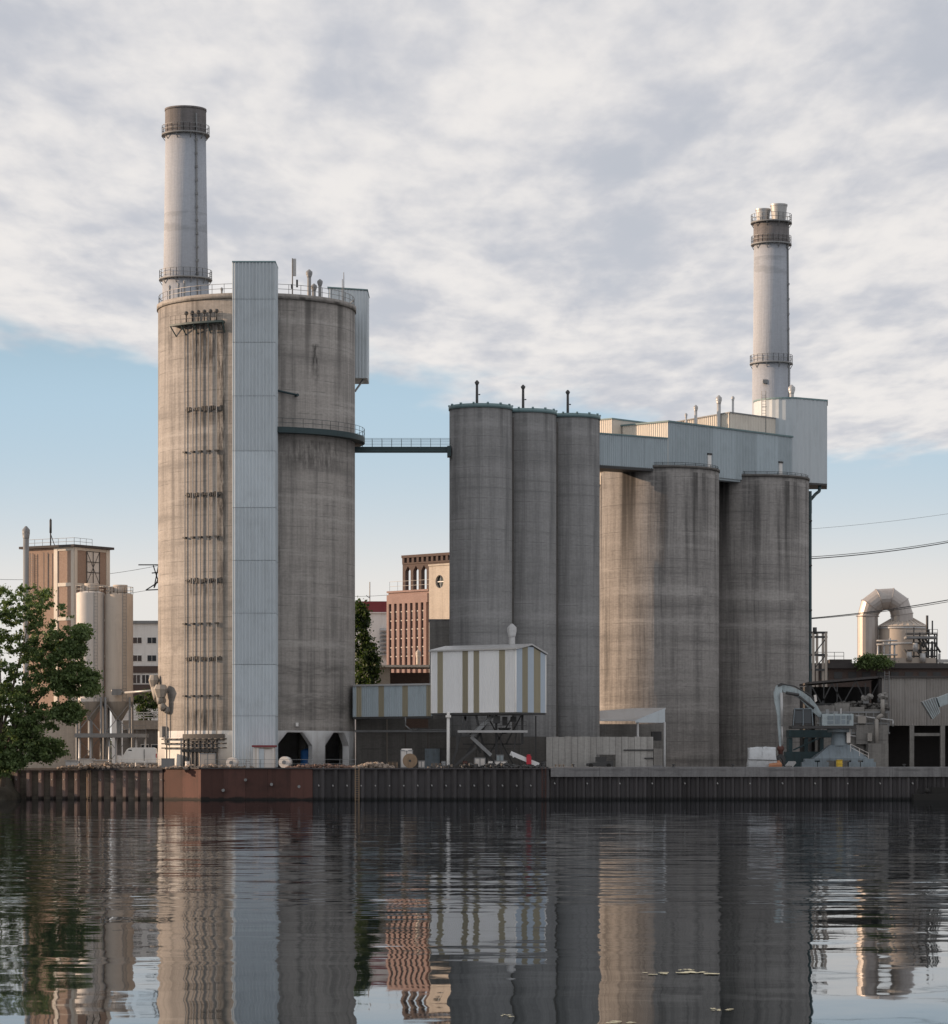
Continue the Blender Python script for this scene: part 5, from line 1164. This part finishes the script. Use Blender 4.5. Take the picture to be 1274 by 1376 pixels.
# ------------------------------------------------------------------ van
t = thing('delivery_van', 'white delivery van parked on the quay left of the big silo', 'van', (X(186, 425), 425, GZ))
YV = 424.5; gz_ = 1029+(ZE-GZ)*F/YV
vp = [(162.5, 1024), (162, 1019.5), (166, 1016.5), (171, 1008.5), (175, 1007), (206, 1007), (209, 1008.5), (210, 1014), (210, 1027.5), (162.5, 1027.5)]
b = MB(); q = [at(px, py, YV) for px, py in vp]; n = len(q)
i = b.add([(p.x, YV+(.12 if p.z > GZ+1.6 else 0), p.z+.25) for p in q]+[(p.x, YV+1.95-(.12 if p.z > GZ+1.6 else 0), p.z+.25) for p in q])
b.face(tuple(range(i, i+n))); b.face(tuple(reversed(range(i+n, i+2*n))))
for k in range(n): k2 = (k+1) % n; b.face((i+k, i+n+k, i+n+k2, i+k2))
b.build('body', 'white', t)
def vwin(pl, name):
    b = MB(); q = [at(*p, YV) for p in pl]; i = b.add([(p.x, YV-.01+(.1 if p.z > GZ+1.35 else .0), p.z+.25) for p in q]); b.face(tuple(range(i, i+len(q)))); b.face(tuple(reversed(range(i, i+len(q)))))
    return b.build(name, 'glass', t)
vwin([(167, 1016.5), (171.5, 1010), (177, 1010), (177, 1016.5)], 'side_window')
for px in (171.5, 201.5):
    b = MB(); x = X(px, YV); b.tube((x, YV-.03, GZ+.34), (x, YV+.25, GZ+.34), .34, 16); w_ = b.build('wheel', 'black', t); MB().tube((x, YV-.05, GZ+.34), (x, YV+.0, GZ+.34), .19, 12).build('rim', 'galv', w_)
b = MB(); p = at(163, 1020, YV); b.box(p.x-.03, p.x+.15, YV+.05, YV+.4, p.z, p.z+.25); b.build('headlight', 'glass', t)
b = MB(); p = at(209.6, 1018, YV); b.box(p.x-.02, p.x+.1, YV-.02, YV+.15, p.z, p.z+.5); b.build('tail_light', 'red', t)
b = MB(); p0, p1 = at(193.5, 1007, YV), at(194.2, 1025, YV); b.box(p0.x, p1.x, YV-.02, YV+.05, p1.z+.25, p0.z); b.build('door_seam', 'steeld', t)

# ------------------------------------------------------------------ quay clutter
def crate(px0, px1, py0, Y, lab, mat, dep=1.2, cat='crate', rot=0, name='crate', slats=True):
    x0, x1 = X(px0, Y), X(px1, Y); z1 = Z(py0, Y); cx = (x0+x1)/2; t = thing(name, lab, cat, (cx, Y+dep/2, GZ)); w = x1-x0
    MB().rbox(cx, Y+dep/2, w*.94, dep*.94, GZ+.1, z1-.02, rot).build('body', mat, t)
    if slats:
        b = MB()
        for f in (-.47, 0, .47): 
            c, s_ = cos(rot), sin(rot); ox, oy = w*f, -dep*.48; b.rbox(cx+ox*c-oy*s_, Y+dep/2+ox*s_+oy*c, .1, .06, GZ+.05, z1, rot)
        b.rbox(cx, Y+dep/2, w, dep, GZ, GZ+.12, rot); b.rbox(cx, Y+dep/2, w, dep, z1-.12, z1, rot); b.build('frame', 'steel', t)
    return t
crate(538, 555, 1008, 419, 'white cube water tank standing on the quay under the striped conveyor', 'tankw', 1.4, 'tank', 0, 'tank')
b = MB().cyl(X(546.5, 419.7), 419.7, .75, .7, Z(1008.5, 419)-.02, Z(1006, 419), 14); b.build('tank_lid', 'tankw', bpy.data.objects['tank'])
crate(637, 652, 1018, 416, 'white cube container in front of the inclined chute', 'tankw', 1.2, 'container', .1)
crate(665, 682, 1022, 416, 'grey white crate below the drive unit of the striped box', 'tankw', 1.1, 'crate', -.1)
crate(667, 677, 1014, 418, 'pale crate stacked behind the grey white crate under striped box', 'machine', 1.0, 'crate')
crate(267, 289, 1012, 414.6, 'pale beige crate on the quay edge below the riser pipes', 'tankb', 1.5, 'crate', .15)
crate(216, 234, 1019, 418.5, 'dark grey container near the corner of the rusted quay', 'steel', 1.5, 'container', .1)
crate(562, 571, 1022, 417, 'small white box right of the cable reel', 'tankw', 1.0, 'box')
crate(1094, 1096, 1029, 440, 'tiny box', 'steel') if False else None
crate(895, 915, 1029.3, 416, 'low flat pallet near the stained silo foot', 'wood', 1.2, 'pallet', .2) if False else None
# red framed cabin
t = thing('guard_cabin', 'small glazed cabin with red roof frame in front of the blue shaft', 'cabin', (X(355, 414.5), 415, GZ))
Yc = 414.2; x0, x1 = X(339.5, Yc), X(370, Yc); z1 = Z(1004, Yc)
MB().box(x0+.1, x1-.1, Yc+1.6, Yc+1.9, GZ, z1).build('back_wall', 'tankw', t)
for px in (340, 345, 366): pbox(MB(), px, px+2.6, 1005, 1032, Yc, .25).build('post', 'tankw', t)
pbox(MB(), 343, 345, 1005, 1032, Yc+.05, .1).build('pane', 'cream', t); b = MB(); pbox(b, 348, 355, 1006, 1032, Yc+.1, .06); b.build('door', 'blue', t); pbox(MB(), 355.5, 365.5, 1007, 1032, Yc+.1, .05).build('pane', 'tankw', t)
MB().box(x0-.1, x1+.1, Yc-.15, Yc+2, z1+.01, z1+.25).build('roof', 'redroof', t)
# cable reel
t = thing('cable_reel', 'wooden cable reel lying on the quay beside the white cube tank', 'cable reel', (X(555, 416), 416, GZ))
x, r = X(551, 416.5), .95
for y_ in (416.2, 417.1): MB().tube((x, y_, GZ+r), (x, y_+.1, GZ+r), r, 24).build('flange', 'wood', t)
MB().tube((x, 416.32, GZ+r), (x, 417.08, GZ+r), r*.62, 20).build('cable_winding', 'orange', t); MB().tube((x, 416.15, GZ+r), (x, 416.25, GZ+r), .16, 10).build('hub', 'steeld', t)
# blue tank inside opening
t = thing('blue_tank', 'blue plastic tank inside the octagonal opening of the big silo', 'tank', (X(412, 428), 428, GZ))
MB().cyl(X(413, 427), 427, .9, .9, GZ, GZ+2.3, 18).build('barrel', 'bluep', t); MB().cyl(X(413, 427), 427, .9, .3, GZ+2.3, GZ+2.6, 18).build('dome', 'bluep', t)
# white rolls near crate
for px, py, r, lab in ((311, 1024, .7, 'white wrapped roll on the quay edge in front of the blue shaft foot'), (382, 1022, .75, 'round white reel on the quay below the first octagonal opening')):
    t = thing('wrapped_roll', lab, 'roll', (X(px, 414), 414, GZ)); MB().tube((X(px, 414), 413.4, GZ+r), (X(px, 414)+.3, 414.4, GZ+r), r, 18).build('roll', 'tankw', t); MB().tube((X(px, 414), 413.3, GZ+r), (X(px, 414), 413.45, GZ+r), r*.35, 12).build('core', 'steel', t)
t = thing('small_conveyor', 'white tilted mobile conveyor belt with red motor under the striped box', 'conveyor', (X(705, 416), 416, GZ))
b = MB().beam(at(686, 1012, 416), at(724, 1028, 416), .9, .55); b.build('belt_frame', 'boxw', t)
b = MB().beam(at(688, 1011, 415.5), at(690, 1018, 415.5), .15, .5); b.build('head_drum', 'boxw', t)
b = MB(); pbox(b, 707.5, 714, 1016, 1027, 415.3, .8); b.tube(at(710.5, 1016, 415.7), at(710.5, 1014, 415.7), .25, 10); b.build('motor', 'red', t)
for a, c in (((701, 1018), (701, 1031)), ((716, 1024), (722, 1031)), ((698, 1017), (712, 1031))): MB().beam(at(*a, 415.8), at(*c, 415.8), .12, .12).build('leg', 'steeld', t)
t = thing('quay_scrap_car', 'dark low machine parked in the gap of the pale panel fence', 'machine', (X(806, 419), 419, GZ))
b = MB().prism([(X(788, 419), 418.6), (X(824, 419), 418.6), (X(824, 419), 420), (X(788, 419), 420)], GZ+.25, [GZ+.6, GZ+1.0, GZ+1.0, GZ+.6]); b.build('chassis', 'steeld', t)
b = MB(); b.prism([(X(800, 419), 418.8), (X(815, 419), 418.8), (X(814, 419), 419.9), (X(801, 419), 419.9)], GZ+.8, GZ+1.45); b.build('cabin', 'steeld', t)
for px in (794, 818): MB().tube((X(px, 419), 418.5, GZ+.3), (X(px, 419), 418.8, GZ+.3), .3, 12).build('wheel', 'black', t)
# quay railing
t = thing('quay_railing', 'thin grey safety railing along the quay edge below the big silo', 'railing', (X(390, 413), 413, GZ))
pr = [(X(275, 413), 412.9), (X(350, 412.6), 412.6), (X(478, 412), 412.2)]
for a, c in zip(pr, pr[1:]): MB().rail([(*a, GZ), (*c, GZ)], 1.1, 1.9, .03, (.5,)).build('railing_bay', 'steel', t)
t = thing('quay_railing', 'thin grey safety railing on the sunlit quay beside the van', 'railing', (X(150, 420), 420, GZ))
MB().rail([(X(95, 422.6), 422.6, GZ), (X(215, 418.6), 418.6, GZ)], 1.1, 1.9, .03, (.5,)).build('railing_bay', 'galv', t)
rubble('quay_debris', 'low litter of stones and scrap along the sunlit quay left of the van', (78, 222, .55, GZ), 420.5, 150, .12, .38, 'rubble', 'debris', 11, .9)
rubble('quay_debris', 'reddish heap of stones and bricks on the quay below the octagonal openings', (385, 478, .45, GZ), 412.8, 190, .1, .3, 'brickrub', 'debris', 12, .5)
rubble('quay_debris', 'pale heap of sacks and stones on the quay right of the big silo', (474, 530, .7, GZ), 412.9, 120, .15, .36, 'rubble', 'debris', 13, .6)
rubble('quay_debris', 'grey litter on the quay edge in front of the shaft foot', (224, 340, .4, GZ), 413.8, 130, .1, .34, 'rubble', 'debris', 14, .5)
rubble('quay_debris', 'dark litter under the legs of the striped box', (575, 738, .5, GZ), 413.2, 170, .1, .35, 'steeld', 'debris', 15, .6)
random.seed(21)
for k, (px, h, lab) in enumerate(((117, 1.4, 'white skip near the small silo legs'), (135, 1.2, 'beige skip beside the white skip'), (98, 1.1, 'pale cloth covered pallet next to the tree'))):
    Y = 424.5; x = X(px, Y); t = thing('skip', lab, 'skip', (x, Y, GZ)); b = MB()
    b.prism([(x-.9, Y-.6), (x+.9, Y-.6), (x+.9, Y+.6), (x-.9, Y+.6)], GZ+.1, GZ+h*.8); b.build('tub', ('tankw', 'tankb', 'tarp')[k], t); MB().box(x-1.05, x+1.05, Y-.7, Y+.7, GZ+h*.8+.01, GZ+h*.8+.15).build('rim', 'galv', t)
def drum(px, Y, lab, mat, h=.9, rr=.3):
    x = X(px, Y); t = thing('oil_drum', lab, 'drum', (x, Y, GZ)); MB().cyl(x, Y, rr, rr, GZ, GZ+h, 14).build('barrel', mat, t)
    for z_ in (.02, .31, .6, h-.06):
        MB().cyl(x, Y, rr+.025, rr+.025, GZ+z_, GZ+z_+.05, 14, True, True).build('hoop', mat, t)
drum(596, 415.5, 'grey drum just left of the white post under the striped box', 'steel')
drum(625, 414.5, 'rusty drum right of the white post at the quay edge', 'rust')
drum(659, 415, 'pale drum between the white cube container and the grey white crate', 'tankw')
drum(730, 416.5, 'dark drum at the left end of the pale panel fence', 'steeld')
drum(252, 416.5, 'small pale drum left of the pale beige crate', 'tankw')
drum(333, 413.5, 'pale drum directly left of the glazed cabin', 'galv')
def pallets(px, Y, n_, lab, w=1.2):
    x = X(px, Y); t = thing('pallet_stack', lab, 'pallets', (x, Y, GZ))
    for k in range(n_):
        b = MB(); a = random.uniform(-.08, .08); z_ = GZ+k*.16
        for q in (-.5, -.25, 0, .25, .5): b.rbox(x, Y+q*.9, w, .12, z_+.11, z_+.14, a)
        for q in (-.5, 0, .5): b.rbox(x+q*w*.9, Y, .1, 1.0, z_, z_+.108, a)
        b.build('pallet', 'wood', t)
random.seed(33)
pallets(528, 414.5, 5, 'stack of wooden pallets left of the white cube tank')
pallets(586, 414.8, 4, 'low stack of wooden pallets left of the white post')
pallets(752, 417.5, 3, 'low stack of wooden pallets before the pale panel fence')
pallets(206, 421.5, 3, 'low stack of wooden pallets behind the van rear on the sunlit quay')
for px, lab in ((770, 'mooring bollard on the pale quay cap before the panel fence'), (905, 'mooring bollard on the pale quay cap below the left stained silo'), (985, 'mooring bollard on the pale quay cap below the right stained silo'), (1215, 'mooring bollard on the pale quay cap before the open bay shed')):
    x, y_ = X(px, QY+.5), QY+.45; t = thing('mooring_bollard', lab, 'bollard', (x, y_, 4.2), 'mooring bollards'); MB().cyl(x, y_, .16, .13, 4.2, 4.5, 12).build('shaft', 'steeld', t); MB().cyl(x, y_, .22, .2, 4.5, 4.62, 12, True, True).build('head', 'steeld', t)
# pipework and gantry on the bunker and shed face
t = thing('dust_pipework', 'dusty pipes and ducts running over the bunker beside the open bays', 'pipes', (X(1180, 436), 436, GZ))
b = MB(); b.path([at(1186, 940, 436.5), at(1186, 960, 436.3), at(1178, 966, 436.2), at(1178, 1000, 436)], .28, 8); b.build('duct', 'ductp', t)
b = MB(); b.path([at(1150, 962, 436.4), at(1200, 968, 436.4), at(1200, 976, 436.4)], .13, 6); b.path([at(1130, 952, 436.4), at(1130, 985, 436.4), at(1150, 990, 436.4)], .13, 6); b.build('pipe', 'galv', t)
b = MB(); pbox(b, 1153, 1164, 962, 972, 436, .8); pbox(b, 1166, 1172, 985, 996, 435.8, .8); b.build('cabinet', 'ductp', t)
t = thing('shed_ladder', 'thin steel ladder on the grey corrugated shed near its left corner', 'ladder', (X(1192, 440.6), 440.6, Z(975, 440)))
b = MB()
for q in (1189, 1195): b.tube(at(q, 976, 440.6), at(q, 902, 440.6), .05, 4)
for k in range(22): b.tube(at(1189, 976-k*3.4, 440.6), at(1195, 976-k*3.4, 440.6), .03, 4)
b.build('rungs', 'steel', t)
# dark barge end at the right
t = thing('work_barge', 'dark low barge end moored at the right edge of the quay wall', 'barge', (X(1260, 408), 408, 0))
b = MB().prism([(X(1228, 408), 408), (X(1330, 408), 407), (X(1330, 408), 410.4), (X(1226, 409.6), 409.9)], -.4, [.75, 1.0, 1.0, .75]); b.build('hull', 'black', t)
b = MB(); pbox(b, 1233, 1237, 1060, 1067, 408.4, .5); pbox(b, 1252, 1275, 1058, 1067, 408.6, 1); b.sphere(at(1246, 1063, 408.4), .35, 8); b.build('bollard', 'black', t)

# ------------------------------------------------------------------ vegetation
import numpy as np
def leaves(name, clumps, n, size, mat, parent, seed):
    rs = np.random.RandomState(seed); cl_ = np.array([c[:3] for c in clumps]); rd_ = np.array([c[3:6] for c in clumps]); w = (rd_[:, 0]*rd_[:, 2]); w = w/w.sum()
    idx = rs.choice(len(clumps), n, p=w); d = rs.normal(size=(n, 3)); d /= np.linalg.norm(d, axis=1)[:, None]
    r = np.minimum(np.abs(rs.normal(0, .62, n)), 1.7); pos = cl_[idx]+d*rd_[idx]*r[:, None]
    a = rs.normal(size=(n, 3)); a /= np.linalg.norm(a, axis=1)[:, None]; b_ = np.cross(a, rs.normal(size=(n, 3))); b_ /= np.linalg.norm(b_, axis=1)[:, None]
    s = size*rs.uniform(.6, 1.3, n)[:, None]; a = a*s; b_ = b_*s*.6
    V = np.stack([pos-a, pos+b_, pos+a, pos-b_], 1).reshape(-1, 3); c = np.array(WO[parent.name])
    me = bpy.data.meshes.new(name); me.vertices.add(4*n); me.vertices.foreach_set('co', (V-c).ravel()); me.loops.add(4*n); me.loops.foreach_set('vertex_index', np.arange(4*n)); me.polygons.add(n); me.polygons.foreach_set('loop_start', np.arange(0, 4*n, 4)); me.polygons.foreach_set('loop_total', np.full(n, 4)); me.update(); me.validate()
    me.materials.append(M[mat]); o = bpy.data.objects.new(name, me); COL.objects.link(o); place(o, c, parent); return o
def clumps_px(spec, Y, dy, seed, n_each):
    random.seed(seed); out = []
    for px, py, rx, ry in spec:
        for _ in range(n_each):
            a = random.uniform(0, 2*pi); q = sqrt(random.random()); p = at(px+rx*q*cos(a), py+ry*q*sin(a), Y+random.uniform(-dy, dy)); k = random.uniform(.7, 1.5)
            out.append((p.x, p.y, p.z, k*1.0, k*1.0, k*.65))
    return out
Yt = 410.5
tr = thing('broadleaf_tree', 'large leafy green tree overhanging the quay at the left edge', 'tree', (X(-4, 411), 411, 2.2))
spec = [(25, 810, 48, 26), (5, 860, 70, 40), (60, 850, 42, 45), (78, 895, 36, 32), (100, 915, 26, 22), (100, 870, 14, 12), (60, 935, 50, 32), (0, 930, 60, 45), (40, 985, 38, 24), (62, 1008, 26, 14), (-40, 900, 60, 100), (90, 958, 22, 12), (-30, 980, 60, 40), (118, 910, 12, 8), (20, 1004, 34, 26), (-5, 1030, 24, 14), (14, 1022, 20, 12), (-10, 1010, 30, 14), (30, 900, 60, 80), (10, 960, 50, 40), (110, 850, 8, 8), (122, 925, 8, 6)]
cl_ = [(a, b_, c, d*.62, e*.62, f*.62) for a, b_, c, d, e, f in clumps_px(spec, Yt, 3.4, 4, 62)]
leaves('crown', cl_, 120000, .21, 'leaf', tr, 5)
b = MB(); root = Vector((X(-8, 411), 411, 1.9)); root2 = Vector((X(3, 411), 410.5, 1.7)); random.seed(6)
for rt_, ends in ((root, [(0, 880), (40, 830), (-30, 860), (20, 900)]), (root2, [(60, 880), (85, 900), (55, 950), (30, 935)])):
    k0 = rt_+Vector((.5, 0, 4.5)); b.tube(rt_, k0, .42, 9, .32)
    for e in ends:
        p1 = at(*e, Yt+random.uniform(-2, 2)); md = k0.lerp(p1, .5)+Vector((random.uniform(-.4, .4), 0, .6)); b.tube(k0, md, .24, 7, .15); b.tube(md, p1, .15, 6, .04)
        for _ in range(3):
            c = random.choice(cl_); q = Vector(c[:3]); 
            if (q-md).length < 5: b.tube(md, q, .08, 5, .02)
b.build('trunk', 'bark', tr)
def poplar(px, pt, pb, Y, w, lab, n, seed, name='poplar_tree', mat='leaf2'):
    t = thing(name, lab, 'tree', (X(px, Y), Y, GZ)); random.seed(seed); cl2 = []
    H = pb-pt
    for k in range(60):
        f = random.random(); ww = w*(sin(pi*min(1, .12+f*.95))**.6)*(1 if f > .25 else .55+f*1.8); p = at(px+random.uniform(-ww, ww), pt+H*f, Y+random.uniform(-1.5, 1.5)); q = random.uniform(.5, .9); cl2.append((p.x, p.y, p.z, q, q, q*1.1))
    leaves('crown', cl2, n, .26, mat, t, seed); b = MB().tube((X(px, Y), Y, GZ-.2), at(px, pt+H*.4, Y), .3, 8, .08); b.build('trunk', 'bark', t)
poplar(486, 812, 930, 475, 12, 'dark slim poplar right beside the big silo edge', 9000, 31)
poplar(498, 870, 925, 474, 9, 'lower dark tree right of the slim poplar', 5000, 32)
def bush(px0, px1, pt, pb, Y, lab, n, seed, mat='leaf'):
    t = thing('shrub', lab, 'shrub', (X((px0+px1)/2, Y), Y, Z(pb, Y)-.4)); cl2 = clumps_px([((px0+px1)/2, (pt+pb)/2+1, (px1-px0)/2-4, (pb-pt)/2-2)], Y, 1.5, seed, 26); cl2 = [(a, b_, c, d*.75, e*.75, f*.75) for a, b_, c, d, e, f in cl2]
    leaves('crown', cl2, n, .2, mat, t, seed); b = MB()
    for k in range(5): b.tube((X((px0+px1)/2, Y), Y, Z(pb, Y)-.4), cl2[k][:3], .07, 5, .02)
    b.build('stem', 'bark', t)
bush(1147, 1200, 879, 897, 480, 'small green shrub growing on the shed roof below the looped duct', 5000, 41)
bush(170, 222, 922, 968, 500, 'dim shrub in front of the white office block', 5000, 42, 'leaf2')
random.seed(50)   # distant trees closing the horizon
tl = clumps_px([(x, 1010, 40, 14) for x in range(-120, 1420, 36)], 900, 12, 51, 10); tl = [(a, b_, c, d*3.5, e*3.5, f*4) for a, b_, c, d, e, f in tl]
pt_ = thing('treeline', None, None, (0, 900, GZ)); lo_ = leaves('foliage', tl, 40000, .8, 'leaf2', pt_, 52); pt_['kind'] = 'stuff'; pt_['label'] = 'low dark line of far trees behind the works'; pt_['category'] = 'trees'

# ------------------------------------------------------------------ overhead lines
def cable(p, q, sag, lab, r=.05):
    b = MB(); p = Vector(p); q = Vector(q); pts = [p.lerp(q, k/16)-Vector((0, 0, sag*4*(k/16)*(1-k/16))) for k in range(17)]; b.path(pts, r, 5); return tag(b.build('power_cable', 'steeld'), lab, 'cable', 'overhead power cables')
cable(at(1085, 751, 500), at(1340, 716, 520), .6, 'upper thick overhead cable right of the stained silos', .075)
cable(at(1085, 748.5, 500), at(1340, 714, 522), .6, 'overhead cable running just above the upper thick cable', .05)
cable(at(1085, 831, 490), at(1340, 793, 500), .5, 'lower overhead cable crossing the looped duct', .075)
cable(at(1085, 832, 490), at(1340, 796, 503), .5, 'thin overhead cable just under the lower one at looped duct', .05)
cable(at(1085, 711, 700), at(1340, 680, 700), .5, 'faint thin overhead cable highest on the right', .03)
cable(at(-60, 775, 640), at(213, 760, 640), 1.5, 'faint upper cable left of the pylon arm', .04)
cable(at(-60, 798, 640), at(200, 793, 640), 1.5, 'faint lower cable left of the pylon arm', .04)
cable(at(440, 800, 640), at(545, 797, 640), .4, 'faint cable over the white hall roof', .035)

# ------------------------------------------------------------------ floating leaves
random.seed(77)
for k, (px, py, w, lab) in enumerate(((883, 1309, 36, 'left pale clump of floating leaves in the silo reflection'), (940, 1308, 52, 'widest pale clump of floating leaves in the silo reflection'), (922, 1304, 22, 'small floating leaf clump just behind the widest clump'), (970, 1357, 32, 'floating leaf clump near the lower right edge of silo reflection'), (832, 1374, 40, 'floating leaf clump at the bottom edge of the water'), (682, 1366, 20, 'faint floating leaf clump at bottom centre'))):
    Y = ZE*F/(py-YH); cx = X(px, Y); hw = w*Y/F/2; t = thing('floating_leaves', lab, 'leaves', (cx, Y, 0), 'leaf clumps on the water')
    for j in range(7):
        x = cx+random.uniform(-hw, hw)*.9; y = Y+random.uniform(-.35, .35); r = random.uniform(.06, .13)*(hw/.35); n = 9; a0 = random.random()*6
        b = MB(); i = b.add([(x+r*cos(a0+5.6*q/n)*(1+.15*random.random()), y+r*1.6*sin(a0+5.6*q/n), .012+.008*random.random()) for q in range(n+1)]+[(x, y, .012)])
        for q in range(n): b.face((i+n+1, i+q, i+q+1))
        b.build('leaf_pad', 'pad', t)
